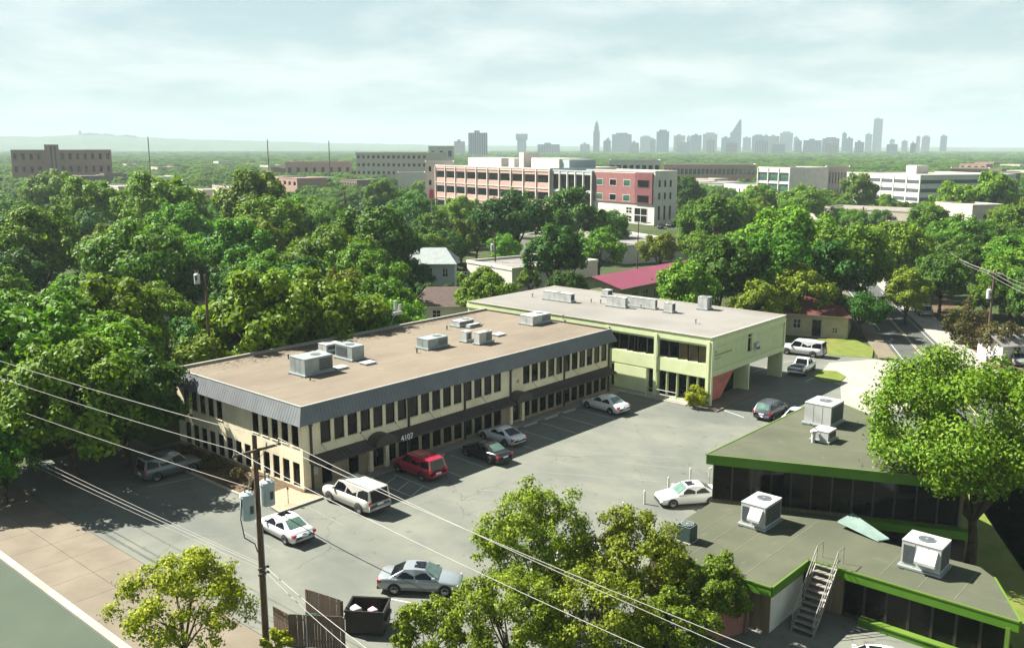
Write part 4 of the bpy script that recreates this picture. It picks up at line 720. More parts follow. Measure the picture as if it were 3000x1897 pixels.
# roofs peeping out of the far canopy
rg = random.Random(5); spots = []
while len(spots) < 26:
    px = rg.uniform(20, 2980); dd = rg.uniform(360, 1150); zz = rg.uniform(7.5, 10.5); q = AT(px, 500, dd); yy = PX((q.x, q.y, zz))[1]
    if 1240 < px < 2000 or (2040 < px < 2800 and yy > 470) or (px < 340 and yy < 500) or (1030 < px < 1260): continue
    if all(abs(px - s_[0]) > 70 or abs(dd - s_[1]) > 150 for s_ in spots): spots.append((px, dd, zz))
spots.sort(); ordw = ['first', 'second', 'third', 'fourth', 'fifth', 'sixth', 'seventh', 'eighth', 'ninth', 'tenth', 'eleventh', 'twelfth', 'thirteenth', 'fourteenth', 'fifteenth', 'sixteenth', 'seventeenth', 'eighteenth', 'nineteenth', 'twentieth', 'twenty-first', 'twenty-second', 'twenty-third', 'twenty-fourth', 'twenty-fifth', 'last']
for i, (px, dd, zz) in enumerate(spots):
    q = AT(px, 500, dd); A = Vector((q.x, q.y, zz)); B = A + FD * rg.uniform(14, 30); B.z = zz; wm_ = rg.choice((OFFW, CREAM, BROWNB, CONC, PINK))
    flatb('low_building', ordw[i] + ' small pale roof from the left peeping from the far canopy', A, B, rg.uniform(10, 16), wm_, ROOFW, 2, rg.randint(4, 7), GLASS, OFFW, 0.5, 0.4, group='roofs in the far canopy')
# ---------------------------------------------------------------- pitched-roof houses
def house(name, label, loc, ang, Wd, D, eave, ridge, wall, roof, hip=0.0, wins=(), door=None, group=None):
    """ridge runs along local x; front faces local -y"""
    t = thing(name, label, 'house', (loc[0], loc[1], 0), ang, group); ov = 0.45
    w = MB(); ops = [(u - a / 2, u + a / 2, z - h / 2, z + h / 2) for u, z, a, h in wins] + ([door] if door else [])
    facade(w, FR, Wd, -0.1, eave, ops, wall, 0.15)
    w.quad((0, 0, -.1), (0, D, -.1), (0, D, eave), (0, 0, eave), wall); w.quad((Wd, 0, -.1), (Wd, D, -.1), (Wd, D, eave), (Wd, 0, eave), wall); w.quad((0, D, -.1), (Wd, D, -.1), (Wd, D, eave), (0, D, eave), wall)
    if not hip:
        for x in (0, Wd): w.add([(x, 0, eave), (x, D, eave), (x, D / 2, ridge - 0.05)], [(0, 1, 2)], wall)
    w.build('wall', t)
    put_windows(t, 'front', ops[:len(wins)], 0.15, Wd, GLASS, OFFW, 0.07, (1, 1))
    if door: inst(window_mesh(door[1] - door[0], door[3] - door[2], GLASS, DARKM, 0.12), 'door', t, ((door[0] + door[1]) / 2, 0.1, (door[2] + door[3]) / 2))
    r_ = MB(); E = eave - 0.12; pts = [(-ov, -ov, E), (Wd + ov, -ov, E), (Wd + ov, D + ov, E), (-ov, D + ov, E), (-ov + hip, D / 2, ridge), (Wd + ov - hip, D / 2, ridge)]
    fs = [(0, 1, 5, 4), (2, 3, 4, 5), (1, 2, 5), (3, 0, 4)] if hip else [(0, 1, 5, 4), (2, 3, 4, 5)]
    r_.add(pts, fs, roof); r_.add([(x, y, z - 0.1) for x, y, z in pts], [f[::-1] for f in fs], roof)
    r_.box(-ov, -ov - .02, E - 0.14, Wd + ov, -ov, E + 0.02, wall); o = r_.build('roof', t)
    return t, o
house('house', 'grey sided house with slate gable roof left of the utility pole', (108.6, 122.0), -0.83, 9.5, 9.0, 4.9, 7.2, SIDING, SLATE, 2.2, wins=((4.4, 3.2, 2.2, 1.6), (7.8, 3.2, 1.0, 1.6)))
A5 = G(1731, 811, 4.8); B5 = G(1826, 846, 3.4); D5 = 2 * (A5.y - B5.y)
tr, ro_ = house('hall', 'long building with maroon metal roof behind the green building', (A5.x + 0.5, B5.y + 0.4), 0.0, 44, D5 - 0.8, 3.5, 4.85, M('olive_wall', (0.25, 0.25, 0.15), (0.2, 0.2, 0.12), 1), MAROON, 0, wins=[(4 + 3.2 * i, 1.7, 1.4, 1.6) for i in range(12)])
sm_ = MB()
for i in range(60): x = -0.4 + i * 0.755; sm_.add([(x, -0.45, 3.39), (x + .05, -0.45, 3.39), (x + .05, D5 / 2 - .4, 4.89), (x, D5 / 2 - .4, 4.89)], [(0, 1, 2, 3)], MAROON)
sm_.build('roof_seams', ro_)
cA, cB = G(2296, 978), G(2482, 992); ang6 = math.atan2(cB.y - cA.y, cB.x - cA.x); W6 = (cB - cA).length
house('cottage', 'beige cottage with dark door and dark red roof behind the white truck', (cA.x, cA.y), ang6, W6, 9, 3.1, 5.6, M('beige_wall', (0.36, 0.32, 0.20), (0.30, 0.265, 0.165), 1, 0.85), M('dark_red_roof', (0.09, 0.022, 0.02), (0.065, 0.018, 0.017), 2, 0.85), 3.0, wins=((W6 * .2, 1.6, 1.0, 1.3), (W6 * .8, 1.0, 0.7, 0.7)), door=(W6 * .44, W6 * .44 + 1.2, 0.0, 2.3))
hs = [((30, 118), -0.6, 'brown roofed house hidden in the far left trees'), ((62, 128), -0.5, 'grey roofed house among trees behind the beige office'), ((88, 96), -0.8, 'small pale roofed house behind the back trees')]
for (x, y), an, lb in hs: house('house', lb, (x, y), an, 11, 8, 2.9, 5.0, OFFW, SLATE if 'grey' in lb else MATS['brown_roof'], 2.0, wins=((3, 1.6, 1.2, 1.2), (8, 1.6, 1.2, 1.2)))
for i, (px, py, dd) in enumerate(((640, 948, 88), (2960, 812, 120))): house('shed', ['small pale metal shed roof behind the beige office', 'white roofed shed at the right edge among trees'][i], AT(px, py, dd)[:2], -0.6, 5, 4, 2.4, 3.4, OFFW, ROOFW)
# ================================================================ utility poles and wires
CANM = M('transformer_grey', (0.34, 0.39, 0.40), (0.28, 0.33, 0.335), 1.5, 0.45, 0.4, stain=(0.36, 0.38, 0.38), stain_scale=1.2, stain_amt=0.4)
def can(parent, loc, r=0.33, h=1.15, mat=None):
    mat = mat or CANM; q = MB(); x, y, z = loc; q.tube((x, y, z), (x, y, z + h), r, r, mat, 16); q.tube((x, y, z + h), (x, y, z + h + 0.10), r, r * 0.6, mat, 16); q.tube((x, y, z + h * .86), (x, y, z + h * .92), r + .02, r + .02, mat, 16)
    o = q.build('transformer', parent)
    for dx in (-0.12, 0.12): b = MB(); b.tube((x + dx, y, z + h + .05), (x + dx, y, z + h + 0.38), 0.05, 0.035, M('porcelain', (0.30, 0.24, 0.20), None, rough=0.3), 8); b.build('bushing', o)
    pl = MB(); pl.box(x - .09, y - r - 0.02, z + 0.35, x + .09, y - r + 0.01, z + .75, COIL); pl.build('plate', o)
    return o
def pole(label, base, H, arm=1.2, arm_z=None, cans=(), rz=0.0, lamp=None, r=0.16):
    t = thing('utility_pole', label, 'utility pole', (base[0], base[1], -0.12), rz); q = MB(); q.tube((0, 0, 0), (0, 0, H), r, r * 0.72, WOODP, 10); q.build('pole', t)
    if arm:
        az = arm_z or H - 0.6; q = MB(); q.box(-arm, -r - 0.08, az - .06, arm, -r + 0.02, az + .06, WOODP); q.tube((-arm * .5, -r, az), (0, -r * .9, az - 0.55), 0.02, 0.02, STEEL, 5); q.tube((arm * .5, -r, az), (0, -r * .9, az - 0.55), 0.02, 0.02, STEEL, 5); q.build('crossarm', t)
        for x in (-arm + .1, arm - .1, arm * .4): b = MB(); b.tube((x, -r - .03, az + .06), (x, -r - .03, az + 0.28), 0.045, 0.03, MATS['porcelain'], 8); b.build('insulator', t)
    for c in cans: can(t, *c)
    if lamp:
        q = MB(); q.tube((0, 0, H - .25), (lamp, 0, H - 0.05), 0.05, 0.04, DARKM, 6); q.build('lamp_arm', t); q = MB(); q.box(lamp - .35, -.12, H - .14, lamp + .35, .12, H, DARKM); q.build('lamp_head', t)
    return t
pz = MB(); M('porcelain', (0.30, 0.24, 0.20), None, rough=0.3)
PB = Vector((23.9, 37.9, 0))
mp = pole('tall wooden utility pole with grey transformers beside the wooden enclosure', PB, 11.5, 1.35, 10.75, cans=(((-0.55, 0.05, 7.3), 0.36, 1.3), ((0.55, -0.05, 7.75), 0.36, 1.2)))
for dx, dz in ((-0.42, 9.05), (0.42, 9.1)): q = MB(); q.tube((dx, -0.1, dz), (dx, -0.1, dz + .5), 0.05, 0.05, MATS['porcelain'], 8); q.tube((dx, -0.1, dz + 0.15), (0, 0, dz + .3), 0.03, 0.03, DARKM, 5); q.build('fuse_cutout', mp)
q = MB(); q.path([(-0.9, 0, 8.4), (-1.0, 0, 7.4), (-0.85, 0, 6.4), (-0.3, 0, 5.9), (-0.16, 0, 5.4)], 0.03, WIREB); q.build('drop_cable', mp)
q = MB(); q.tube((0.19, 0, 0.2), (0.17, 0, 6.8), 0.045, 0.045, STEEL, 6); q.build('conduit', mp)
for z in (4.25, 4.55): q = MB(); q.box(-0.3, -0.24, z - .05, 0.3, -0.14, z + .05, DARKM); q.build('cable_bracket', mp)
pole('wooden pole with white transformer right of the diagonal street', (123.5, 29.4), 10.4, 1.2, 9.9, cans=(((-0.5, 0, 6.9), 0.30, 1.1, HVACW), ((-0.1, -0.45, 2.7), 0.25, 0.7)), rz=-0.6)
pole('utility pole with crossarm right of the grey house', (126.0, 115.2), 9.6, 1.3, 9.2, cans=(((-0.5, 0, 6.4), 0.34, 1.1),), rz=-0.85)
pole('dark lamp pole with arm beside the maroon roof', (160.1, 106.1), 10.0, 0, lamp=2.2, rz=-0.85, r=0.14)
a_ = AT(612, 985, 88); pole('thin wooden pole with white can in the dark left trees', (a_.x, a_.y), AT(600, 800, 88).z, 0.0, cans=(((-0.75, 0.0, AT(577, 828, 88).z), 0.27, 0.85, HVACW),), rz=-0.85)
a_ = AT(2592, 720, 250); pole('dark thick utility pole among the right trees', (a_.x, a_.y), AT(2592, 630, 250).z + .2, 1.2, rz=-0.85, r=0.35)
for i, (px, py, dd, l) in enumerate(((2482, 610, 300, 'thin pole rising above the right trees left of the tan roof'), (2530, 605, 290, 'second thin pole above the right trees beside the tan roof'), (433, 400, 620, 'slender far pole left of centre on the left skyline'), (783, 408, 620, 'slender far pole beyond the middle left trees'), (963, 412, 640, 'slender far pole left of the ivy garage'), (1009, 560, 240, 'dark pole among trees left of the white flat roof'), (2197, 612, 240, 'dark pole beside the orange trimmed kiosk'))):
    p = AT(px, py, dd); pole(l, (p.x, p.y), p.z, 1.0 if i < 2 or i > 4 else 0.0, rz=-0.85, r=0.14 + dd / 2600)
def XP(px, py, x):
    d = ray(px, py); t = x / d.x; return Vector((x, d.y * t, CAM_H + d.z * t))
def wire(label, pts, r=0.02, mat=None, sag=0.3):
    b = MB(); chain = []
    for a, c in zip(pts[:-1], pts[1:]):
        a, c = Vector(a), Vector(c); n = 14
        for i in range(n + (c == Vector(pts[-1]))): f = i / n; p = a.lerp(c, f); p.z -= 4 * sag * f * (1 - f); chain.append(p)
    b.path(chain, r * 0.62, mat or WIRE, 5); return tag(b.build('overhead_wire', None), label, 'wire', 'overhead wires')
x = 23.9
def ext(p, q, k): return p + (q - p) * k
top_ = Vector((x, 37.9, 11.4)); cl = Vector((x - 1.25, 37.75, 10.95)); cr = Vector((x + 1.25, 37.75, 10.95)); mid = Vector((x + .54, 37.75, 10.95))
L1 = XP(0, 1046, x); L2 = XP(0, 1095, x - 1.25); L3 = XP(0, 1171, x - .6)
wire('topmost overhead wire sweeping from the pole to the left edge', [top_, ext(top_, L1, 1.6)], 0.028)
wire('second overhead wire from the crossarm to the left edge', [cl, ext(cl, L2, 1.6)], 0.024)
lz = Vector((x - .3, 37.9, 8.7)); wire('third overhead wire running to the left edge below the crossarm', [lz, ext(lz, L3, 1.6)], 0.024)
for i, (py, z, rr, l) in enumerate(((1278, 4.62, 0.022, 'upper'), (1292, 4.5, 0.028, 'middle'), (1305, 4.3, 0.018, 'lowest'))):
    s = Vector((x, 37.75, z)); e = XP(0, py, x); wire(l + ' of three low cables running from the pole to the left edge', [s, ext(s, e, 1.5)], rr)
for i, (s, qx, qy, l) in enumerate(((top_, 2210, 1880, 'topmost wire running right over the bottom trees'), (cr, 2160, 1890, 'crossarm wire running right over the bottom trees'), (cl, 1885, 1880, 'lower crossarm wire running right over the bottom trees'))):
    e = XP(qx, qy, s.x); wire(l, [s, ext(s, e, 1.25)], 0.02)
for i, (qx, z, l) in enumerate(((1095, 4.6, 'upper low cable dropping to the bottom edge over the dumpster'), (1040, 4.35, 'lower low cable dropping to the bottom edge beside the dumpster'))):
    s = Vector((x, 37.75, z)); e = XP(qx, 1897, x); wire(l, [s, ext(s, e, 1.6)], 0.028)
s = Vector((x + .5, 37.9, 7.6)); e = Vector(AT(1700, 1870, 40)); wire('thick black service cable dipping across the silver car', [s, e], 0.035, WIREB, 0.9)
rp = Vector((123.5, 29.4, 9.9))
for i, (qx, qy) in enumerate(((2690, 680), (2715, 676), (2730, 690))):
    far_ = AT(qx, qy, 235); o_ = Vector((0, (i - 1) * 0.9, 0)); wire(['left', 'middle', 'right'][i] + ' wire from the right street pole back into the trees', [rp + o_, far_], 0.035, None, 1.2)
    nr = AT(3010, 826 + i * 14, 105); wire(['upper', 'middle', 'lower'][i] + ' wire from the right street pole to the right edge', [rp + o_, ext(rp + o_, nr, 1.6)], 0.03, None, 0.3)
# ================================================================ dumpster and wooden enclosure
d5 = thing('dumpster', 'open black steel dumpster with rubbish inside beside the silver car', 'dumpster', (28.6, 35.4, 0), -0.95)
BLK = M('black_steel', (0.008, 0.008, 0.008), (0.014, 0.013, 0.012), 2, 0.55, 0.35, stain=(0.03, 0.024, 0.02), stain_scale=1.5, stain_amt=0.4)
q = MB(); Lx, Ly, Hd = 1.02, 0.78, 1.4
for (x0, y0, x1, y1) in ((-Lx, -Ly, Lx, -Ly + .05), (-Lx, Ly - .05, Lx, Ly), (-Lx, -Ly + .05, -Lx + .05, Ly - .05), (Lx - .05, -Ly + .05, Lx, Ly - .05)): q.box(x0, y0, 0.15, x1, y1, Hd, BLK)
q.box(-Lx + .05, -Ly + .05, 0.15, Lx - .05, Ly - .05, 0.2, BLK); q.build('bin', d5)
q = MB()
for (x0, y0, x1, y1) in ((-Lx - .05, -Ly - .05, Lx + .05, -Ly), (-Lx - .05, Ly, Lx + .05, Ly + .05), (-Lx - .05, -Ly, -Lx, Ly), (Lx, -Ly, Lx + .05, Ly)): q.box(x0, y0, Hd - 0.09, x1, y1, Hd + .02, BLK)
q.build('rim', d5)
for sx in (-1, 1): q = MB(); q.box(min(sx * (Lx + .01), sx * (Lx + .14)), -0.5, 0.75, max(sx * (Lx + .01), sx * (Lx + .14)), 0.5, 0.95, BLK); q.build('fork_pocket', d5)
for sx in (-.9, .9):
    for sy in (-.65, .65): q = MB(); q.tube((sx, sy - .04, 0.075), (sx, sy + .04, 0.075), 0.075, 0.075, TYRE, 10); q.build('caster', d5)
for nm, lab, mt, (x0, y0, z0, x1, y1, z1) in (('cardboard_box', 'white cardboard box thrown in the dumpster', HVACW, (27.75, 35.5, 0.2, 28.35, 36.1, 1.32)), ('rubbish_bag', 'pale pink rubbish bag inside the dumpster', M('pink_bag', (0.55, 0.35, 0.38), None, rough=0.5), (28.5, 34.9, 0.2, 28.95, 35.4, 1.2))):
    q = MB(); c = Vector(((x0 + x1) / 2, (y0 + y1) / 2, 0)); q.hexa([(x0, y0, z0), (x1, y0, z0), (x1, y1, z0), (x0, y1, z0)], [(x0 + .05, y0 + .08, z1), (x1 - .04, y0 + .03, z1 - .05), (x1 - .06, y1 - .05, z1 + .02), (x0 + .03, y1 - .04, z1 - .03)], mt); tag(q.build(nm, None, (0, 0, 0), bevel=0.03), lab, 'rubbish')
bd = MB(); bd.box(-0.068, -0.012, 0, 0.068, 0.012, 1.8, FENCE); BOARD = bd.mesh('board'); bd2 = MB(); bd2.box(-0.068, -0.012, 0, 0.068, 0.012, 1.6, FENCER); BOARDR = bd2.mesh('board')
def fence(label, pts, me=None, H=1.8, mat=None, tilt=0.0):
    me = me or BOARD; mat = mat or FENCE; t = thing('wooden_fence', label, 'fence', (*pts[0], 0))
    o = Vector((*pts[0], 0))
    for a, c in zip(pts[:-1], pts[1:]):
        a, c = Vector((*a, 0)), Vector((*c, 0)); d = (c - a); L = d.length; d.normalize(); an = math.atan2(d.y, d.x); n = int(L / 0.145)
        for i in range(n):
            p = a + d * (0.0725 + i * L / n) - o; b = inst(me, 'board', t, (p.x, p.y, 0.03 + 0.02 * random.random()), an); b.rotation_euler[1] = random.uniform(-0.012, 0.012)
        for i in range(max(1, int(L / 2.2)) + 1):
            p = a + d * (L * i / max(1, int(L / 2.2))) - o; q = MB(); nrm = Vector((-d.y, d.x, 0)) * 0.07; q.box(-.05, -.05, 0, .05, .05, H - .05, mat); q.build('post', t, p + nrm)
        q = MB(); nrm = Vector((-d.y, d.x, 0)) * 0.035
        for z in (0.35, H - 0.3): q.add([tuple(a - o + nrm * s + Vector((0, 0, zz))) for s in (0.5, 1.4) for zz in (z, z + .09)] + [tuple(c - o + nrm * s + Vector((0, 0, zz))) for s in (0.5, 1.4) for zz in (z, z + .09)], [(0, 1, 5, 4), (2, 6, 7, 3), (0, 4, 6, 2), (1, 3, 7, 5)], mat)
        q.build('rail', t)
    return t
f1 = fence('weathered brown board fence enclosing the dumpster by the pole', [(24.7, 38.3), (24.75, 37.0), (26.4, 34.7)])
f1b = fence('open gate leaf of brown boards beside the dumpster', [(26.95, 38.6), (27.45, 36.2)])
q = MB(); q.quad((24.75, 37.05, 1.83), (26.55, 34.9, 1.83), (27.2, 37.6, 1.95), (26.0, 38.5, 1.95), M('shed_roof', (0.10, 0.085, 0.075), (0.07, 0.06, 0.055), 2, 0.9)) if False else None
q = MB(); q.box(-.16, -.02, 1.0, .16, -.005, 1.55, M('green_sign', (0.10, 0.42, 0.22), (0.55, 0.62, 0.55), 4, 0.5, lo=0.55, hi=0.6)); sgn = q.build('sign', f1, (1.25, -1.78, 0)); sgn.rotation_euler[2] = math.atan2(-2.3, 1.65)
q = MB(); q.tube((0, 0, 0), (0, 0, 2.1), 0.035, 0.035, HVACW, 8); q.tube((0, 0, 2.1), (0, 0, 2.16), 0.045, 0.02, HVACW, 8); tag(q.build('metal_post', None, (25.2, 36.15, 0)), 'thin white metal post in front of the dumpster fence', 'post')
p = G(2060, 1890); p2 = G(2190, 1850); p3 = G(2230, 1897)
fence('red stained board fence at the bottom edge below the bushes', [(p.x, p.y), (p2.x, p2.y)], BOARDR, 1.6, FENCER)
fence('tall brown board fence against the low building side wall', [(41.4, 20.0), (41.4, 25.6)])
# bollards and small posts on the lot
for i, (px, py, h, l) in enumerate(((1958, 1431, 0.9, 'left of the white sedan beside the glass building'), (2022, 1408, 1.0, 'behind the white sedan beside the glass building'), (1888, 1475, 1.0, 'at the parking row end, lone white post'), (1826, 1515, 1.1, 'nearest the middle tree'))):
    p = G(px, py); q = MB(); q.tube((0, 0, 0), (0, 0, h), 0.08, 0.08, HVACW, 10); q.tube((0, 0, h), (0, 0, h + .06), 0.08, 0.03, HVACW, 10); tag(q.build('bollard', None, p), 'short white bollard ' + l, 'bollard', 'bollards on the parking lot')
q = MB(); q.box(-0.2, -0.03, 1.0, 0.2, 0.03, 1.7, HVACW); q.tube((0, 0.02, 0), (0, 0.02, 1.0), 0.03, 0.03, STEEL, 6); tag(q.build('sign_post', None, G(2078, 1432)), 'small white sign post at the corner of the glass building', 'sign', None)
q = MB(); q.tube((0, 0, 0), (0, 0, 1.1), 0.025, 0.025, DARKM, 6); q.tube((0, 0, 1.1), (0, 0, 1.25), 0.09, 0.06, DARKM, 8); tag(q.build('path_light', None, (35.9, 53.0, 0.13)), 'thin dark path light on the brick paving by the corner', 'lamp')
t = thing('red_banner', 'tall red banner sign left of the pink office', 'sign', (*AT(1265, 600, 250)[:2], 0), -0.83); q = MB(); q.tube((0, 0, 0), (0, 0, AT(1265, 550, 250).z), 0.15, 0.12, STEEL, 8); q.build('post', t); q = MB(); z0, z1 = AT(1265, 582, 250).z, AT(1265, 555, 250).z; q.box(-0.6, -.2, z0, .6, -.16, z1, M('banner_red', (0.60, 0.06, 0.13), None, rough=0.6)); q.build('panel', t)
wp = G(2950, 985); t = thing('box_trailer', 'white box trailer parked at the right edge beyond the street', 'trailer', (*AT(2955, 1000, 128)[:2], -0.1), -0.75); q = MB(); q.box(-2.6, -1.1, 0.7, 2.6, 1.1, 3.0, OFFW); q.build('box', t); q = MB(); q.box(-2.5, -.9, 0.5, 3.4, .9, 0.68, DARKM); q.build('frame', t)
for sx in (-.5, .5):
    for sy in (-1, 1): q = MB(); q.tube((sx, sy * .85, 0.36), (sx, sy * 1.08, 0.36), 0.36, 0.36, TYRE, 14); q.build('wheel', t)
h5 = AT(2790, 985, 140); hm = MB(); hm.box(-3, -.6, 0, 3, .6, 1.1, LEAF[1])
# ================================================================ vehicles
PAINTS = {}
def paint(n, c, metal=0.0, rough=0.28): 
    if n not in PAINTS: PAINTS[n] = M('car_' + n, c, tuple(k * 0.93 for k in c), 0.6, rough, 0.5, metal=metal, coat=0.6)
    return PAINTS[n]
wt = MB()
def wheel_meshes(r, w=0.23):
    k = ('wheel', r)
    if k not in WCACHE:
        b = MB(); n = 22; prof = [(r * .62, -w / 2), (r * .93, -w / 2), (r, -w / 2 + .04), (r, w / 2 - .04), (r * .93, w / 2), (r * .62, w / 2)]; v = []
        for i in range(n):
            a = 2 * math.pi * i / n; v += [(rr * math.cos(a), y, rr * math.sin(a)) for rr, y in prof]
        b.add(v, [(i * 6 + j, ((i + 1) % n) * 6 + j, ((i + 1) % n) * 6 + j + 1, i * 6 + j + 1) for i in range(n) for j in range(5)], TYRE); ty = b.mesh('tyre', True)
        c = MB(); c.tube((0, -w / 2 + .03, 0), (0, w / 2 - .03, 0), r * .62, r * .62, M('rim_shadow', (0.05, 0.05, 0.05), None, rough=0.6), 20)
        for s in (-1, 1):
            for i in range(5):
                a = 2 * math.pi * i / 5; e1 = (math.cos(a), math.sin(a)); e2 = (-math.sin(a), math.cos(a)); y = s * (w / 2 - .02)
                c.add([(e1[0] * u + e2[0] * t_, y, e1[1] * u + e2[1] * t_) for u, t_ in ((.02, -.05), (r * .6, -.055), (r * .6, .055), (.02, .05))], [(0, 1, 2, 3)], RIM)
            for i in range(20):
                a, d = 2 * math.pi * i / 20, 2 * math.pi * (i + 1) / 20; c.add([(rr * math.cos(g), s * (w / 2 - .018), rr * math.sin(g)) for rr, g in ((r * .54, a), (r * .63, a), (r * .63, d), (r * .54, d))], [(0, 1, 2, 3)], RIM)
        WCACHE[k] = (ty, c.mesh('rim'))
    return WCACHE[k]
SPEC = {  # stations: fraction from the front, top height, half-width factor;  greenhouse: base front, roof front, roof rear, base rear
    'sedan': dict(L=4.75, W=1.82, H=1.46, zb=.20, st=[(0, .50, .74), (.012, .60, .86), (.05, .70, .94), (.15, .80, .985), (.27, .90, 1), (.45, .94, 1), (.70, .97, 1), (.82, 1.0, .985), (.93, .985, .95), (.985, .92, .88), (1, .70, .80)], gh=(.27, .43, .68, .85), wr=.33, wx=(.185, .79), panes=2, rw=.70),
    'coupe': dict(L=4.55, W=1.85, H=1.36, zb=.18, st=[(0, .48, .74), (.012, .58, .86), (.06, .68, .94), (.18, .78, .985), (.30, .87, 1), (.45, .90, 1), (.70, .93, 1), (.85, .95, .985), (.95, .93, .93), (.99, .86, .86), (1, .66, .80)], gh=(.31, .47, .66, .88), wr=.34, wx=(.19, .79), panes=1, rw=.68),
    'hatch': dict(L=4.45, W=1.83, H=1.62, zb=.22, st=[(0, .58, .76), (.012, .70, .87), (.05, .82, .95), (.15, .92, .985), (.25, 1.02, 1), (.45, 1.04, 1), (.75, 1.06, 1), (.92, 1.06, .97), (.985, 1.0, .92), (1, .75, .86)], gh=(.23, .40, .86, .97), wr=.35, wx=(.19, .80), panes=2, rw=.72),
    'suv': dict(L=4.75, W=1.92, H=1.78, zb=.26, st=[(0, .66, .78), (.012, .82, .89), (.05, .95, .96), (.15, 1.03, .99), (.24, 1.09, 1), (.5, 1.11, 1), (.85, 1.13, 1), (.975, 1.12, .96), (1, .80, .90)], gh=(.245, .375, .94, .99), wr=.38, wx=(.19, .80), panes=3, rw=.80),
    'bigsuv': dict(L=5.35, W=2.02, H=1.92, zb=.30, st=[(0, .72, .84), (.01, .95, .93), (.04, 1.06, .97), (.15, 1.12, .99), (.235, 1.16, 1), (.5, 1.18, 1), (.9, 1.19, 1), (.985, 1.18, .97), (1, .85, .94)], gh=(.235, .345, .965, .995), wr=.41, wx=(.18, .79), panes=3, rw=.87),
    'pickup': dict(L=5.5, W=1.95, H=1.80, zb=.32, st=[(0, .72, .84), (.01, .92, .93), (.04, 1.02, .97), (.15, 1.08, .99), (.25, 1.12, 1), (.5, 1.14, 1), (.6, 1.14, 1), (.98, 1.14, 1), (1, .95, .98)], gh=(.24, .35, .52, .60), wr=.39, wx=(.17, .79), panes=2, rw=.76)}
CARM = {}
def car_meshes(kind, pm, glass, rear_glass):
    key = (kind, pm.name, glass.name, rear_glass.name)
    if key in CARM: return CARM[key]
    S = SPEC[kind]; L, Wd, H, zb = S['L'], S['W'], S['H'], S['zb']; hw = Wd / 2; out = []
    fx_ = lambda f: L / 2 - f * L
    b = MB(); rings = []
    for f, zt, wf in S['st']:
        w_ = hw * wf; x_ = fx_(f); z0 = zb + (0.10 if f < 0.04 or f > 0.96 else 0.0); zm = z0 + (zt - z0) * .55
        half = [(0, z0), (w_ * .80, z0), (w_ * .95, z0 + .07), (w_, zm), (w_ * .985, zt - .13), (w_ * .93, zt - .035), (w_ * .80, zt), (0, zt + .015)]
        ring = [(x_, y_, z_) for y_, z_ in half] + [(x_, -y_, z_) for y_, z_ in half[-2:0:-1]]; rings.append(ring)
    v = [p for r_ in rings for p in r_]; n = len(rings[0]); fs = []
    for i in range(len(rings) - 1): fs += [(i * n + j, i * n + (j + 1) % n, (i + 1) * n + (j + 1) % n, (i + 1) * n + j) for j in range(n)]
    fs += [tuple(range(n)), tuple(range((len(rings) - 1) * n, len(rings) * n))[::-1]]; b.add(v, fs, pm)
    body = b.mesh('body', True); out.append(('body', body, None))
    def zt_at(f):
        st = S['st']
        for (f0, z0, _), (f1, z1, _) in zip(st[:-1], st[1:]):
            if f0 <= f <= f1: return z0 + (z1 - z0) * (f - f0) / (f1 - f0)
        return st[-1][1]
    g0, g1, g2, g3 = S['gh']; bw, rw = hw * .93, hw * S['rw']; zr = H - .03
    rows = [(fx_(g0), zt_at(g0) - .01), (fx_(g1), zr - .02), (fx_((g1 + g2) / 2), zr + .03), (fx_(g2), zr - .01), (fx_(g3), zt_at(g3) - .01)]
    c = MB()   # roof and pillars: a painted shell with the glass set on it
    base = zt_at(.5) - .03
    xs = [r_[0] for r_ in rows]
    TL = [(xs[1], rw * .96, rows[1][1]), (xs[2], rw, rows[2][1]), (xs[3], rw * .95, rows[3][1])]
    vv = [(xs[0], bw * .92, rows[0][1])] + TL + [(xs[4], bw * .88, rows[4][1])]
    lv = vv + [(x_, 0, z_ + (.035 if 0 < i < 4 else .01)) for i, (x_, y_, z_) in enumerate(vv)]
    for s in (1, -1):
        P_ = [(x_, y_ * s, z_) for x_, y_, z_ in lv]
        c.add(P_, [(0, 1, 6, 5), (1, 2, 7, 6), (2, 3, 8, 7), (3, 4, 9, 8)], pm)
        lowb = [(xs[0], bw * s, base), (xs[4], bw * .96 * s, zt_at(g3) - .04)]
        c.add([P_[0], P_[1], P_[2], P_[3], P_[4], lowb[1], (xs[2], bw * s, base), lowb[0]], [(0, 1, 2, 6, 7), (2, 3, 4, 5, 6)], pm)
    out.append(('roof', c.mesh('roof', False), None))
    e = .012
    def lerp(a, d, t_): return tuple(a[i] + (d[i] - a[i]) * t_ for i in range(3))
    def glassq(nm, a, bq, cq, dq, k, mt, push):
        q = MB(); cen = [sum(p[i] for p in (a, bq, cq, dq)) / 4 for i in range(3)]
        pts = [tuple(cen[i] + (p[i] - cen[i]) * k + push[i] for i in range(3)) for p in (a, bq, cq, dq)]; q.add(pts, [(0, 1, 2, 3)], mt); out.append((nm, q.mesh(nm), None))
    A0, A1 = vv[0], vv[1]; A3, A4_ = vv[3], vv[4]
    fl_ = lambda p: (p[0], -p[1], p[2])
    glassq('windshield', A0, fl_(A0), fl_(A1), A1, .90, glass, (.035, 0, .03)); glassq('rear_window', A3, fl_(A3), fl_(A4_), A4_, .86, rear_glass, (-.03, 0, .025 if g3 - g2 > .1 else 0.0))
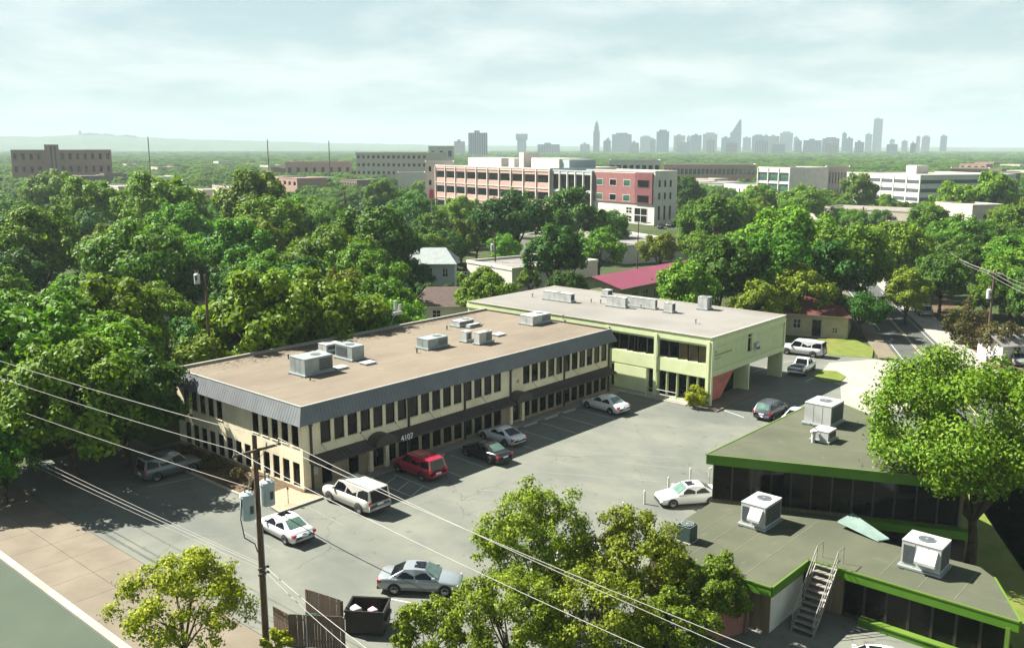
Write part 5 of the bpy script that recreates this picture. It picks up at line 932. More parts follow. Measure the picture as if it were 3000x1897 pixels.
    for s in (1, -1):
        tl = [(xs[1] + .02, rw * .96 * s, rows[1][1] - .06), (xs[3] - .02, rw * .95 * s, rows[3][1] - .06)]; bl = [(xs[0] - .25 * (xs[0] - xs[1]), bw * s, base + .05), (xs[4] + .35 * (xs[3] - xs[4]) + .05, bw * .97 * s, base + .06)]
        np_ = S['panes']
        for i in range(np_):
            t0, t1 = i / np_ + .02, (i + 1) / np_ - .02; q = MB(); pts = [lerp(bl[0], bl[1], t0), lerp(bl[0], bl[1], t1), lerp(tl[0], tl[1], t1), lerp(tl[0], tl[1], t0)]
            q.add([(x_, y_ + s * .02, z_) for x_, y_, z_ in pts], [(0, 1, 2, 3)], CARG); out.append(('side_window', q.mesh('side_window'), None))
        q = MB(); mx = xs[0] - .3 * (xs[0] - xs[1]); q.box(mx - .1, s * (hw + .02) - .09, base + .06, mx + .08, s * (hw + .02) + .09, base + .2, pm); out.append(('mirror', q.mesh('mirror'), None))
        zf = S['st'][2][1]; q = MB(); x_ = fx_(.022); q.hexa([(x_ - .22, s * hw * .60, zf - .2), (x_ + .06, s * hw * .58, zf - .2), (x_ + .0, s * hw * .88, zf - .2), (x_ - .25, s * hw * .955, zf - .2)][::s], [(x_ - .24, s * hw * .60, zf - .06), (x_ - .02, s * hw * .58, zf - .06), (x_ - .06, s * hw * .88, zf - .05), (x_ - .27, s * hw * .95, zf - .05)][::s], LAMPC); out.append(('headlight', q.mesh('headlight'), None))
        zr_ = S['st'][-2][1]; q = MB(); x_ = fx_(.985); tall = kind in ('suv', 'bigsuv', 'pickup', 'hatch'); q.box(x_ - .05, min(s * hw * .66, s * hw * .95), zr_ - (.34 if tall else .24), x_ + .16, max(s * hw * .66, s * hw * .95), zr_ - .06, REDL); out.append(('taillight', q.mesh('taillight'), None))
        for wf in S['wx']:
            q = MB(); r_ = S['wr'] + .055; x_ = fx_(wf); n_ = 16; q.add([(x_, s * (hw + .006), S['wr'])] + [(x_ + r_ * math.cos(math.pi * 1.16 * i / n_ - .25), s * (hw + .006), S['wr'] + r_ * math.sin(math.pi * 1.16 * i / n_ - .25)) for i in range(n_ + 1)], [(0, i + 1, i + 2) for i in range(n_)], BLACKP); out.append(('wheel_arch', q.mesh('wheel_arch'), None))
    q = MB(); x_ = fx_(0); q.box(x_ - .05, -hw * .5, zb + .22, x_ + .015, hw * .5, S['st'][1][1] - .1, BLACKP); out.append(('grille', q.mesh('grille'), None))
    q = MB(); x_ = fx_(1); q.box(x_ - .02, -.26, .62 if kind != 'bigsuv' else .8, x_ + .06, .26, .75 if kind != 'bigsuv' else .94, PLATE); out.append(('number_plate', q.mesh('number_plate'), None))
    q = MB(); q.box(x_ - .03, -hw * .8, zb + .06, x_ + .2, hw * .8, zb + .2, BLACKP); out.append(('bumper', q.mesh('bumper'), None)); q = MB(); q.box(fx_(0) - .2, -hw * .75, zb + .06, fx_(0) + .02, hw * .75, zb + .16, BLACKP); out.append(('bumper', q.mesh('bumper'), None))
    if kind == 'pickup': q = MB(); q.box(fx_(.975), -hw * .80, 1.1, fx_(.61), hw * .80, 1.162, BLACKP); out.append(('truck_bed', q.mesh('truck_bed'), None))
    if kind in ('suv', 'bigsuv'):
        for s in (1, -1): q = MB(); q.tube((xs[1] - .2, s * rw * .82, H + .06), (xs[3] + .1, s * rw * .82, H + .06), .02, .02, BLACKP, 6); out.append(('roof_rail', q.mesh('roof_rail'), None))
    CARM[key] = out; return out
def car(label, kind, pm, x, y, heading, glass=None, rear=None, z=0.0, sun=False, scale=1.0):
    S = SPEC[kind]; t = thing('pickup_truck' if kind == 'pickup' else 'parked_car', label, 'truck' if kind == 'pickup' else 'car', (x, y, z), heading, 'parked vehicles'); t.scale = (scale,) * 3
    for nm, me, _ in car_meshes(kind, pm, glass or CARG, rear or CARG): inst(me, nm, t)
    ty, rm = wheel_meshes(S['wr'])
    for wf in S['wx']:
        for s in (1, -1): w_ = inst(ty, 'wheel', t, (S['L'] / 2 - wf * S['L'], s * (S['W'] / 2 - .09), S['wr'])); inst(rm, 'rim', w_)
    if sun: q = MB(); f = (S['gh'][1] + S['gh'][2]) / 2; q.box(S['L'] * (.5 - f) - .05, -.38, S['H'] + .015, S['L'] * (.5 - f) + .55, .38, S['H'] + .03, CARG); q.build('sunroof', t)
    return t
U_ = math.pi / 2
WHT = paint('white', (0.52, 0.53, 0.535)); WH2 = paint('pearl', (0.42, 0.415, 0.38)); SIL = paint('silver', (0.24, 0.27, 0.285), 0.35); BLA = paint('black', (0.012, 0.012, 0.014)); RED = paint('red', (0.30, 0.008, 0.035)); GRY = paint('grey', (0.11, 0.13, 0.14), 0.3); DRK = paint('dark', (0.045, 0.05, 0.065), 0.3); BLU = paint('blue', (0.16, 0.22, 0.30), 0.3); TAN = paint('tan', (0.33, 0.30, 0.24), 0.3)
car('grey crossover wagon parked in deep tree shade at left', 'suv', GRY, 33.5, 65.3, -0.06)
car('white sedan with dark roof glass parked just behind the utility pole', 'sedan', WHT, 32.75, 48.9, U_ - .04, rear=CARGW, sun=True)
car('large pearl white sport utility vehicle parked at the building corner', 'bigsuv', WH2, 39.15, 49.4, U_ - .02, scale=1.03)
car('red sport utility vehicle parked half in shade by the entrance', 'suv', RED, 46.5, 50.7, U_ - .06)
car('black sedan parked between the red truck and the white coupe', 'sedan', BLA, 52.75, 49.35, U_ - .08, rear=CARGW)
car('white coupe parked in shade behind the black sedan', 'coupe', WHT, 56.9, 51.3, U_ - .08)
car('white sedan parked alone at the far end of the shaded stalls', 'sedan', WHT, 70.75, 50.15, U_ - .12, rear=CARGW, scale=1.05)
car('silver sedan with sunroof parked beside the dumpster', 'sedan', SIL, 33.55, 36.6, math.atan2(-.8, .6), glass=CARGW, sun=True, scale=1.02)
car('white hatchback hidden behind the bottom middle tree', 'hatch', WHT, *G(1735, 1672)[:2], -0.9, glass=CARGW)
car('white sedan nosing out beside the glass building', 'sedan', WHT, 55.35, 31.75, math.atan2(.62, -.78), glass=CARGW, sun=True)
car('dark hatchback driving beside the green building walk', 'hatch', DRK, 79.55, 37.15, 0.05, rear=CARGW)
car('white pickup truck backed in at the right end of the green building', 'pickup', WHT, 98.0, 42.25, 0.12, scale=0.94)
car('white sport utility vehicle parked by the beige cottage', 'bigsuv', WHT, 106.6, 46.0, U_ + .1)
car('blue grey sedan parked under the green building carport', 'sedan', BLU, 93.5, 52.5, 0.1, glass=CARGW)
car('white sedan just peeking above the upper olive roof edge', 'sedan', WHT, *G(2338, 1238)[:2], 0.05)
car('white car cut off at the bottom edge below the stairs', 'sedan', WHT, *G(2560, 1985)[:2], U_ + .5, sun=True)
for i, (px, py, kd, pm, hd, l) in enumerate(((2948, 1045, 'sedan', BLA, .5, 'black sedan in the right hand lot beyond the street'), (2975, 1062, 'sedan', SIL, .5, 'silver sedan at the right edge beyond the street'), (2905, 1050, 'sedan', SIL, .5, 'silver car behind the crape myrtle beyond the street'), (2705, 920, 'suv', WHT, .49, 'white car parked far along the diagonal street'), (1935, 668, 'sedan', BLA, .5, 'dark car parked before the red brick block'), (1960, 664, 'sedan', GRY, .5, 'grey car parked before the red brick block'), (1985, 660, 'suv', BLA, .5, 'black car parked at the corner of the red brick block'))):
    p = G(px, py); car(l, kd, pm, p.x, p.y, hd, z=-0.06)
# ================================================================ trees
def crown_mesh(name, seed, n_lobes, n_leaf, leaf, lobe_r=(0.26, 0.42), R=(5.0, 5.0, 4.3), zc=6.5, mat=None, flat=0.0, low=-0.55, asp=0.62, inner=0.5, extra=None, power=0.45, shift=(0, 0, 0)):
    g = np.random.default_rng(seed); R = np.array(R)
    d = g.normal(size=(n_lobes * 4, 3)); d /= np.linalg.norm(d, axis=1)[:, None]; d = d[d[:, 2] > low][:n_lobes]; n_lobes = len(d)
    rr = 0.40 + 0.55 * g.random(n_lobes) ** power
    c = d * rr[:, None] * R * (1 + 0.09 * g.normal(size=(n_lobes, 1)) * (d[:, 2:3] > -2)); lr = (lobe_r[0] + (lobe_r[1] - lobe_r[0]) * g.random(n_lobes)) * R[0] * 0.8
    k = g.choice(n_lobes, n_leaf, p=lr ** 2 / (lr ** 2).sum()); e = g.normal(size=(n_leaf, 3)); e += 0.45 * d[k] + np.array([0, 0, 0.30]); e /= np.linalg.norm(e, axis=1)[:, None]
    st_ = 0.65 + 0.85 * g.random((n_lobes, 3)); st_ /= st_.mean(1)[:, None]
    pos = c[k] + e * (lr[k] * (0.30 + 0.88 * g.random(n_leaf) ** 0.75))[:, None] * np.array([1, 1, 0.86]) * st_[k] + 0.05 * R * g.normal(size=(n_leaf, 3)) * (g.random((n_leaf, 1)) < 0.35)
    rad = np.sqrt(((pos / R) ** 2).sum(1)); keep = rad > inner; pos, e, k = pos[keep], e[keep], k[keep]; n = len(pos)
    nrm = e * 0.75 + (pos / R) * 0.25 + np.array([0, 0, 0.2]) + 0.45 * g.normal(size=(n, 3)); nrm /= np.linalg.norm(nrm, axis=1)[:, None]
    t = np.cross(nrm, g.normal(size=(n, 3))); t /= np.linalg.norm(t, axis=1)[:, None]; b = np.cross(nrm, t); s = (leaf * (0.6 + 0.8 * g.random(n)))[:, None]
    V = np.stack([pos - t * s, pos - b * s * asp + nrm * s * .12, pos + t * s, pos + b * s * asp + nrm * s * .12], 1).reshape(-1, 3) + np.array([0, 0, zc]) + np.array(shift)
    me = bpy.data.meshes.new(name); me.vertices.add(4 * n); me.vertices.foreach_set('co', V.astype(np.float32).ravel()); me.loops.add(4 * n); me.loops.foreach_set('vertex_index', np.arange(4 * n, dtype=np.int32))
    me.polygons.add(n); me.polygons.foreach_set('loop_start', np.arange(0, 4 * n, 4, dtype=np.int32)); me.polygons.foreach_set('loop_total', np.full(n, 4, np.int32))
    me.materials.append(mat)
    if extra is not None:
        me.materials.append(extra[0]); up = (pos[:, 2] > extra[1]) & (g.random(n) < extra[2]); me.polygons.foreach_set('material_index', up.astype(np.int32))
    me.update(); me.validate(); return me, c + np.array([0, 0, zc]) + np.array(shift)
def trunk_mesh(name, seed, lobes, r=0.28, zc=6.5, limbs=9, lean=0.5):
    g = random.Random(seed); b = MB(); fork = zc * g.uniform(0.34, 0.46); p0 = Vector((0, 0, 0)); top_ = Vector((g.uniform(-lean, lean), g.uniform(-lean, lean), fork)); mid_ = p0.lerp(top_, .5) + Vector((g.uniform(-.15, .15), g.uniform(-.15, .15), 0))
    b.tube((0, 0, -.2), mid_, r * 1.25, r * .95, BARK, 9); b.tube(mid_, top_, r * .95, r * .8, BARK, 9)
    for i in range(min(limbs, len(lobes))):
        e = Vector(lobes[(i * 7) % len(lobes)]); k = top_.lerp(e, .45) + Vector((g.uniform(-.4, .4), g.uniform(-.4, .4), .5)); b.tube(top_ - Vector((0, 0, .1)), k, r * .55, r * .3, BARK, 6); b.tube(k, e, r * .3, r * .08, BARK, 5)
        k2 = k + Vector((g.uniform(-1, 1), g.uniform(-1, 1), .9)); b.tube(k, k2, r * .18, r * .05, BARK, 4)
    return b.mesh(name, True)
PROTO = []
for i, (nl, nf, lf, R_) in enumerate(((95, 19000, 0.20, (4.9, 4.7, 3.8)), (75, 17000, 0.21, (4.4, 4.4, 4.3)), (110, 20000, 0.20, (5.3, 4.9, 3.4)), (64, 16000, 0.21, (4.6, 5.2, 3.9)))):
    me, lb = crown_mesh('crown', 100 + i, nl, nf, lf, (0.15, 0.32), R=R_, mat=LEAF[0], zc=6.0); tm = trunk_mesh('trunk', i, lb, zc=6.0)
    var = []
    for mt in LEAF[:4]:
        m2 = me.copy(); m2.name = 'crown'; m2.materials[0] = mt; var.append(m2)
    PROTO.append((var, tm))
NT = 0
def tree(label, x, y, s, kind=None, proto=None, rz=None, zs=1.0, group=None, cat='tree', name='tree', base=-0.14):
    global NT
    NT += 1; proto = random.randrange(4) if proto is None else proto; kind = random.choice((0, 0, 1, 2)) if kind is None else kind
    t = thing(name, label, cat, (x, y, base), random.uniform(0, 6.28) if rz is None else rz, group); t.scale = (s, s, s * zs)
    inst(PROTO[proto][0][kind], 'crown', t); inst(PROTO[proto][1], 'trunk', t); return t
def fit(cx, cy, w):
    """tree position and scale from a crown seen in the 2408-wide view"""
    cx, cy, w = cx * 1.2458, cy * 1.2458, w * 1.2458; s = 1.0
    for _ in range(12): p = G(cx, cy, 5.7 * s); s = 0.5 * s + 0.5 * (w * PX((p.x, p.y, 5.7 * s))[2] / F_PX / 11.2)
    return p.x, p.y, s
TREES = [  # cx, cy, crown width (2408 view), kind, label
 (90, 590, 240, 0, 'round green tree at the left edge in the second row'), (330, 620, 270, 0, 'large tree in the second row left of the white can pole'), (215, 490, 180, 1, 'light green treetop in the upper left canopy'), (30, 520, 120, 1, 'yellow green tree at the upper left edge'), (130, 455, 140, 1, 'light green tree below the brown brick building'), (380, 500, 230, 0, 'broad tree in the left canopy middle'), (590, 500, 230, 0, 'broad dome tree left of centre'), (640, 555, 220, 0, 'green tree in front of the dome tree'), (550, 610, 220, 0, 'tree standing right of the dark gap'), (430, 560, 190, 0, 'green tree over the dark gap'), (460, 660, 180, 2, 'dark tree behind the white can pole'), (250, 660, 150, 2, 'dark shaded tree in the left middle'), (540, 750, 140, 2, 'dark tree beside the thin pole'),
 (660, 715, 250, 1, 'bright green tree directly behind the beige office left half'), (760, 760, 180, 1, 'bright tree right behind the beige roof edge'), (890, 730, 200, 0, 'tree behind the beige roof beside the antenna'), (780, 620, 230, 1, 'light green tree behind the bright one'), (870, 585, 240, 2, 'dark tall tree left of the grey house'), (960, 600, 130, 2, 'dark tree overhanging the grey house roof'), (1000, 700, 90, 2, 'dark bushy tree below the grey house'), (1060, 700, 80, 2, 'small dark tree at the rear corner of the beige roof'), (1140, 690, 150, 0, 'round tree between the beige and green buildings'), (600, 805, 130, 3, 'olive shrubby tree at the beige roof back edge'), (510, 815, 110, 3, 'low olive shrub tree behind the left roof corner'),
 (1210, 520, 190, 2, 'dark oak below the pink office'), (1345, 520, 180, 2, 'wide dark oak in front of the glass wing'), (1300, 605, 180, 2, 'dark oak right of the crossarm pole'), (1410, 590, 130, 0, 'tree right of the dark oak'), (1430, 540, 110, 0, 'small tree before the white ground floor'), (1080, 505, 110, 1, 'light green tree left of the dark oak'), (1110, 540, 70, 1, 'narrow bright tree by the dark oak'), (1070, 570, 90, 0, 'small tree above the grey house'), (970, 500, 120, 0, 'tree left of the pink office'), (900, 470, 110, 0, 'tree below the ivy garage'), (1245, 660, 70, 1, 'bright shrub at the rear of the green building'), (1330, 680, 110, 2, 'dark tree behind the white roof'), (1550, 590, 110, 3, 'yellow green tree beside the lamp pole'),
 (1612, 462, 110, 2, 'dark tree right of the red brick block'), (1680, 530, 170, 0, 'tree right of the yellow shop'), (1622, 672, 155, 0, 'round tree before the maroon roof'), (1740, 670, 150, 0, 'tree right of the round one'), (1850, 590, 250, 0, 'large tree above the cottage'), (1985, 620, 230, 0, 'large tree left of the diagonal street'), (1880, 690, 170, 3, 'olive tree hanging over the cottage roof'), (1800, 710, 120, 0, 'small tree behind the green building right end'), (2030, 730, 120, 2, 'dark tree beside the street lawn'), (2110, 600, 190, 0, 'tree where the diagonal street vanishes'), (2135, 690, 140, 3, 'yellowish tree overhanging the diagonal street'), (2215, 660, 150, 2, 'dark tree right of the diagonal street'), (2260, 560, 150, 0, 'tree behind the right street pole'), (2330, 470, 150, 1, 'light dome tree in the right canopy'), (2395, 540, 140, 0, 'tree at the right edge of the canopy'), (2380, 640, 130, 2, 'dark tree at the right edge beside the pole'), (2250, 480, 130, 1, 'light tree left of the light dome tree'), (2180, 530, 120, 0, 'tree left of the street pole wires'), (2320, 700, 110, 0, 'tree behind the crape myrtle'), (2400, 720, 90, 2, 'dark tree at the right edge'), (1780, 480, 110, 0, 'tree before the green glass office'), (1890, 480, 120, 0, 'tree left of the white garage'), (2020, 455, 110, 1, 'bright tree before the white garage')]
TPOS = []
for x, y, s, k, lab in ((28.5, 79, 1.25, 1, 'big bright green tree at the left edge above the shaded cars'), (40, 88.5, 1.2, 1, 'bright green tree left of the beige office roof'), (36.2, 79.5, 1.0, 1, 'green tree touching the left end of the beige office'), (23.0, 74.5, 1.0, 0, 'lower left edge tree overhanging the wires'), (32.6, 73.6, 1.02, 1, 'leafy tree over the shaded lot corner'), (27.6, 68.6, 1.05, 0, 'tree leaning over the shaded parking row'), (22.6, 68.6, 0.6, 0, 'small tree at the left edge beside the pavement'), (33, 86, 1.2, 0, 'tall green tree behind the left edge trees'), (32.2, 69.6, 0.95, 2, 'dark tree over the grey crossover'), (49.5, 76.9, 1.25, 1, 'bright green tree directly behind the beige roof back edge'), (57.5, 77.2, 1.2, 1, 'second bright tree shading the beige roof back edge'), (65.5, 76.8, 0.9, 0, 'tree at the beige roof back edge beside the antenna'), (43.5, 76.6, 0.75, 3, 'olive tree at the left back corner of the beige roof'), (124, 59, 1.25, 0, 'large tree right behind the cottage roof'), (116.5, 63, 1.2, 2, 'dark tree behind the left end of the cottage'), (130, 52.5, 1.1, 2, 'dark tree between the cottage and the diagonal street'), (106.5, 62.5, 0.95, 0, 'tree behind the white sport utility vehicle'), (112.8, 55.5, 0.72, 3, 'olive tree overhanging the cottage left corner')):
    tree(lab, x, y, s, k, zs=1.02); TPOS.append((x, y, 4.6 * s))
for cx, cy, w, k, lab in TREES:
    x, y, s = fit(cx, cy, w); tree(lab, x, y, s, k); TPOS.append((x, y, 4.6 * s))
# nearest trees get their own finer crowns
def near_tree(label, cx, cy, w, kind, seed, lobes, leaves, leaf, lobe_r, R=(5, 5, 4.4), inner=0.3, r=0.26, limbs=14, s=None, zc=6.5, low=-.55, pos=None, shift=(0, 0, 0)):
    if pos: x, y, s = pos
    else: x, y, s = fit(cx, cy, w)
    me, lb = crown_mesh('crown', seed, lobes, leaves, leaf / s, lobe_r, R, zc, LEAF[kind], inner=inner, low=low, shift=shift); tm = trunk_mesh('trunk', seed, lb, r / s, zc, limbs)
    t = thing('tree', label, 'tree', (x, y, -.1)); t.scale = (s, s, s); inst(me, 'crown', t); inst(tm, 'trunk', t); TPOS.append((x, y, 4.6 * s)); return t
s_ = 0.86
near_tree('large bright green tree at right overhanging the glass building', 0, 0, 0, 1, 21, 110, 40000, 0.11, (0.14, 0.27), (5.0, 5.0, 4.5), 0.3, 0.30, 18, pos=(58.2, 13.6, 1.22), zc=6.5, shift=(-0.7, 0.8, 0), low=-.32)
near_tree('yellow green street tree at the bottom left beside the pavement', 430, 1440, 320, 5, 22, 80, 14000, 0.08, (0.12, 0.24), inner=0.15, r=0.10)
near_tree('tall olive tree at bottom centre screening the parking lot', 1260, 1310, 330, 3, 23, 130, 25000, 0.078, (0.12, 0.24), (4.6, 4.6, 5.2), 0.2, 0.14, 18)
near_tree('olive tree at bottom centre right before the low building', 1490, 1330, 290, 3, 24, 110, 19000, 0.08, (0.12, 0.24), (4.7, 4.7, 4.8), 0.2, 0.13, 16)
near_tree('low olive tree against the low building corner', 1665, 1400, 200, 3, 25, 80, 18000, 0.075, (0.15, 0.28), inner=0.3, r=0.1)
near_tree('spreading olive tree along the bottom edge', 1200, 1470, 300, 3, 26, 100, 18000, 0.075, (0.12, 0.24), (5.2, 5.0, 4.0), 0.2, 0.12, 14)
near_tree('bushy olive tree at the bottom edge right of centre', 1410, 1470, 280, 3, 27, 90, 16000, 0.075, (0.14, 0.26), inner=0.25, r=0.1)
near_tree('low olive tree at the bottom edge beside the red fence', 1585, 1490, 200, 3, 28, 70, 15000, 0.072, (0.16, 0.3), inner=0.3, r=0.09)
near_tree('small olive sapling at the bottom edge below the dumpster', 1010, 1495, 210, 3, 29, 60, 10000, 0.075, (0.14, 0.26), inner=0.2, r=0.07)
near_tree('small yellow green shrub at the foot of the utility pole', 650, 1515, 80, 5, 30, 26, 3500, 0.07, (0.2, 0.3), inner=0.2, r=0.05)
def shrub(label, x, y, r, h, mat, seed, n=3500, leaf=0.07, z=0.0, extra=None, name='shrub'):
    me, lb = crown_mesh('foliage', seed, 26, n, leaf, (0.3, 0.45), (r, r, h / 2), h * .52, mat, inner=0.45, low=-.9, extra=extra); t = thing(name, label, 'shrub', (x, y, z)); inst(me, 'foliage', t)
    b = MB()
    for i in range(4): b.tube((0, 0, -.05), (r * .4 * math.cos(i * 1.6), r * .4 * math.sin(i * 1.6), h * .6), .04, .015, BARK, 5)
    b.build('stem', t); return t
p = G(2040, 1195); shrub('round yellow green shrub at the corner of the green building', p.x + .3, p.y + .3, 1.15, 2.1, LEAF[5], 40, 4000, 0.075)
p = G(2835, 1010); shrub('crape myrtle with red blossom beside the diagonal street', p.x, p.y, 2.6, 5.2, LEAF[4], 41, 5000, 0.16, extra=(BLOOM, 3.6, 0.8), name='crape_myrtle')
p = G(2925, 1052); shrub('second crape myrtle with few blossoms at the street pole', p.x, p.y, 2.3, 4.6, LEAF[4], 42, 4200, 0.16, extra=(BLOOM, 3.9, 0.25), name='crape_myrtle')
p = AT(2800, 980, 146); shrub('clipped yellow green hedge beyond the diagonal street', p.x, p.y, 2.6, 1.6, LEAF[1], 43, 2600, 0.14, name='hedge')
for i, (x, y, r_) in enumerate(((36.0, 60.0, .7), (36.3, 63.5, .9), (36.1, 67.5, .8), (35.7, 57.4, .55))): shrub(['low brown shrub in the planting bed near the corner', 'low shrub in the middle of the planting bed', 'shrub at the far end of the planting bed', 'small dry shrub at the near end of the planting bed'][i], x, y, r_, r_ * 1.3, LEAF[4], 50 + i, 900, 0.08, 0.1)
for i, (px, py, r_) in enumerate(((2900, 1130, 1.3), (2960, 1115, 1.2))): p = G(px, py); shrub(['low green shrub on the lawn across the street', 'low green shrub at the right edge lawn'][i], p.x, p.y, r_, 1.4, LEAF[0], 60 + i, 1500, 0.12)
# ---------------------------------------------------------------- canopy filling the blocks beyond, tree by tree
KEEP = [(500, 850, 2460, 1500, 95), (1285, 470, 1625, 600, 400), (1620, 470, 1960, 595, 330), (1800, 560, 1960, 660, 300), (1225, 735, 1345, 825, 150), (1370, 725, 1500, 790, 158), (1735, 755, 2120, 850, 150), (1835, 690, 2010, 745, 180), (1720, 655, 2000, 700, 190), (2225, 485, 2790, 560, 385), (1042, 445, 1250, 505, 600), (1165, 505, 1240, 530, 500), (28, 428, 330, 476, 600), (680, 505, 850, 535, 500), (2440, 600, 2660, 632, 285), (2610, 645, 2840, 672, 255), (150, 670, 290, 745, 180), (2300, 885, 2490, 1000, 120), (2560, 850, 2800, 1080, 150), (2045, 530, 2230, 562, 420), (1945, 478, 2215, 510, 540), (1785, 465, 1935, 490, 510), (1052, 588, 1165, 612, 330), (1080, 620, 1165, 655, 270), (225, 800, 310, 830, 145), (2845, 598, 2945, 640, 255), (2790, 490, 2990, 535, 510), (835, 470, 1030, 490, 545), (540, 760, 640, 1000, 80), (2140, 620, 2190, 640, 230), (1255, 550, 1275, 590, 245), (2320, 600, 2330, 601, 10), (2860, 790, 2930, 1040, 130), (1440, 690, 1470, 800, 125), (1855, 655, 1925, 760, 155)]
def blocked(x, y, s):
    q = Vector((x, y)); d = q.length
    if 17 < x < 79 and y < 73.5: return True
    if 72 < x < 112 and y < 78: return True
    rel = Vector((x - 109.1, y - 34.7)); n = rel.dot(N3.to_2d()); a = rel.dot(D3.to_2d())
    if -3.5 < n < 10.5 and a < 260: return True
    if n >= 10.5 and a < 25: return True
    if -4 < x < 19 and y < 200: return True
    for (tx, ty, tr_) in TPOS:
        if (tx - x) ** 2 + (ty - y) ** 2 < (tr_ * 0.55 + 4.6 * s * 0.55) ** 2: return True
    px, py, z = PX((x, y, 6.0 * s)); w = 5.6 * s / z * F_PX; h = 5.2 * s / z * F_PX
    for a0, b0, a1, b1, dd in KEEP:
        if d < dd and px + w > a0 and px - w < a1 and py + h > b0 and py - h < b1: return True
    for bx, by, br in FOOT:
        if (bx - x) ** 2 + (by - y) ** 2 < (br + 2.5) ** 2: return True
    return False
FOOT = []
for o in list(bpy.data.objects):
    if o.parent is None and o.type == 'EMPTY' and o.get('category') in ('building', 'house') and o.location.length > 90:
        c = [Vector(k) for ch in o.children if ch.name.startswith('wall') for k in ch.bound_box]
        if c:
            lo_ = [min(v[i] for v in c) for i in (0, 1)]; hi_ = [max(v[i] for v in c) for i in (0, 1)]; n = max(1, int(max(hi_[0] - lo_[0], hi_[1] - lo_[1]) / 6)); rot = Matrix.Rotation(o.rotation_euler.z, 2)
            for i in range(n + 1):
                for j in range(max(1, int((hi_[1] - lo_[1]) / 6)) + 1):
                    v = rot @ Vector((lo_[0] + (hi_[0] - lo_[0]) * i / n, lo_[1] + (hi_[1] - lo_[1]) * j / max(1, int((hi_[1] - lo_[1]) / 6)))); FOOT.append((o.location.x + v.x, o.location.y + v.y, 4.0))
REG = [(900, 'in the left part of the canopy'), (1500, 'in the middle canopy beyond the beige office'), (2200, 'in the canopy behind the green building'), (9999, 'in the right part of the canopy')]
KN = ['mid green', 'light green', 'dark green', 'olive green']
cand = []
for ring, sp in ((72, 8.6), (150, 9.6)):
    r1 = 150 if ring == 72 else 300
    d = ring
    while d < r1:
        n = int(d * 1.24 / sp)
        for i in range(n):
            az = -0.62 + 1.24 * (i + random.uniform(.1, .9)) / n; dd = d + random.uniform(-.4, .4) * sp; an = YAW - az; cand.append((dd, dd * math.cos(an), dd * math.sin(an), random.uniform(.72, 1.25)))
        d += sp * .95
cand.sort(); overflow = []; RT_ = []
for dd, x, y, s in cand:
    if blocked(x, y, s): continue
    TPOS.append((x, y, 4.6 * s)); k = random.choice((0, 0, 0, 1, 1, 2, 2, 3))
    px, py, _ = PX((x, y, 6 * s)); reg = next(t for lim, t in REG if px < lim)
    if NT < 292: RT_.append((tree('x', x, y, s, k, zs=random.uniform(.85, 1.15), group='canopy trees beyond the buildings'), k, s, px, py))
    else: overflow.append((x, y, s))
MARKS = [('the far left brown brick building', 180, 470), ('the pale roof in the left trees', 220, 720), ('the dark brown roof at left', 270, 810), ('the white can pole', 590, 830), ('the left edge of the canopy', 20, 640), ('the white flat building at left', 765, 530), ('the thin far left pole', 433, 470), ('the beige roof back edge', 1000, 950), ('the antenna mast', 1170, 900), ('the grey sided house', 1280, 790), ('the crossarm pole', 1452, 740), ('the long white flat roof', 1110, 600), ('the ivy garage', 1140, 500), ('the red banner', 1265, 575), ('the pink office', 1450, 600), ('the red brick block', 1830, 640), ('the yellow shop', 1930, 730), ('the lamp pole', 1867, 720), ('the maroon roof', 1930, 800), ('the green building roof', 1900, 870), ('the cottage', 2390, 930), ('the diagonal street', 2660, 880), ('the white garage', 2600, 550), ('the tan flat roof', 2540, 615), ('the white roof strip at right', 2730, 665), ('the round-window hall', 2895, 620), ('the right street pole', 2890, 850), ('the right edge of the canopy', 2990, 700), ('the green glass office', 2270, 540), ('the orange trimmed kiosk', 2165, 640)]
ORD = ['leftmost', 'second from left', 'third from left', 'fourth from left', 'fifth from left', 'sixth from left', 'seventh from left', 'eighth from left']
byl = {}
for o, k, s, px, py in RT_:
    mk = min(MARKS, key=lambda m: math.hypot(m[1] - px, (m[2] - py) * 1.6)); dx_, dy_ = px - mk[1], (py - mk[2]) * 1.6
    rel = ('right of ' if dx_ > 0 else 'left of ') if abs(dx_) > abs(dy_) else ('below ' if dy_ > 0 else 'above ')
    byl.setdefault((('small ' if s < .9 else 'large ' if s > 1.08 else '') + KN[k] + ' tree ' + rel + mk[0]), []).append((px, o))
for lab, lst in byl.items():
    lst.sort(key=lambda q: q[0])
    for i, (_, o) in enumerate(lst): o['label'] = lab if len(lst) == 1 else ORD[min(i, 7)] + ' ' + lab
# the wood beyond: too many to count, one mass
pts = list(overflow)
for r0, r1, sp, sc in ((300, 620, 9.5, 1.0), (620, 1200, 13, 1.25), (1200, 2400, 24, 1.9), (2400, 4300, 46, 2.6)):
    d = r0
    while d < r1:
        n = int(d * 1.3 / sp)
        for i in range(n):
            az = -0.65 + 1.3 * (i + random.uniform(.05, .95)) / n; dd = d + random.uniform(-.5, .5) * sp; an = YAW - az; x, y = dd * math.cos(an), dd * math.sin(an); s = sc * random.uniform(.65, 1.2)
            if d < 650 and blocked(x, y, s): continue
            pts.append((x, y, s))
        d += sp * .9
wm = bpy.data.meshes.new('distant_woods'); wm.from_pydata([(x, y, -1.2 - .5 * s) for x, y, s in pts], [], [])
av = wm.attributes.new('scl', 'FLOAT_VECTOR', 'POINT'); av.data.foreach_set('vector', [c for _, _, s in pts for c in (s, s, min(s, 0.72 + 0.14 * s))])
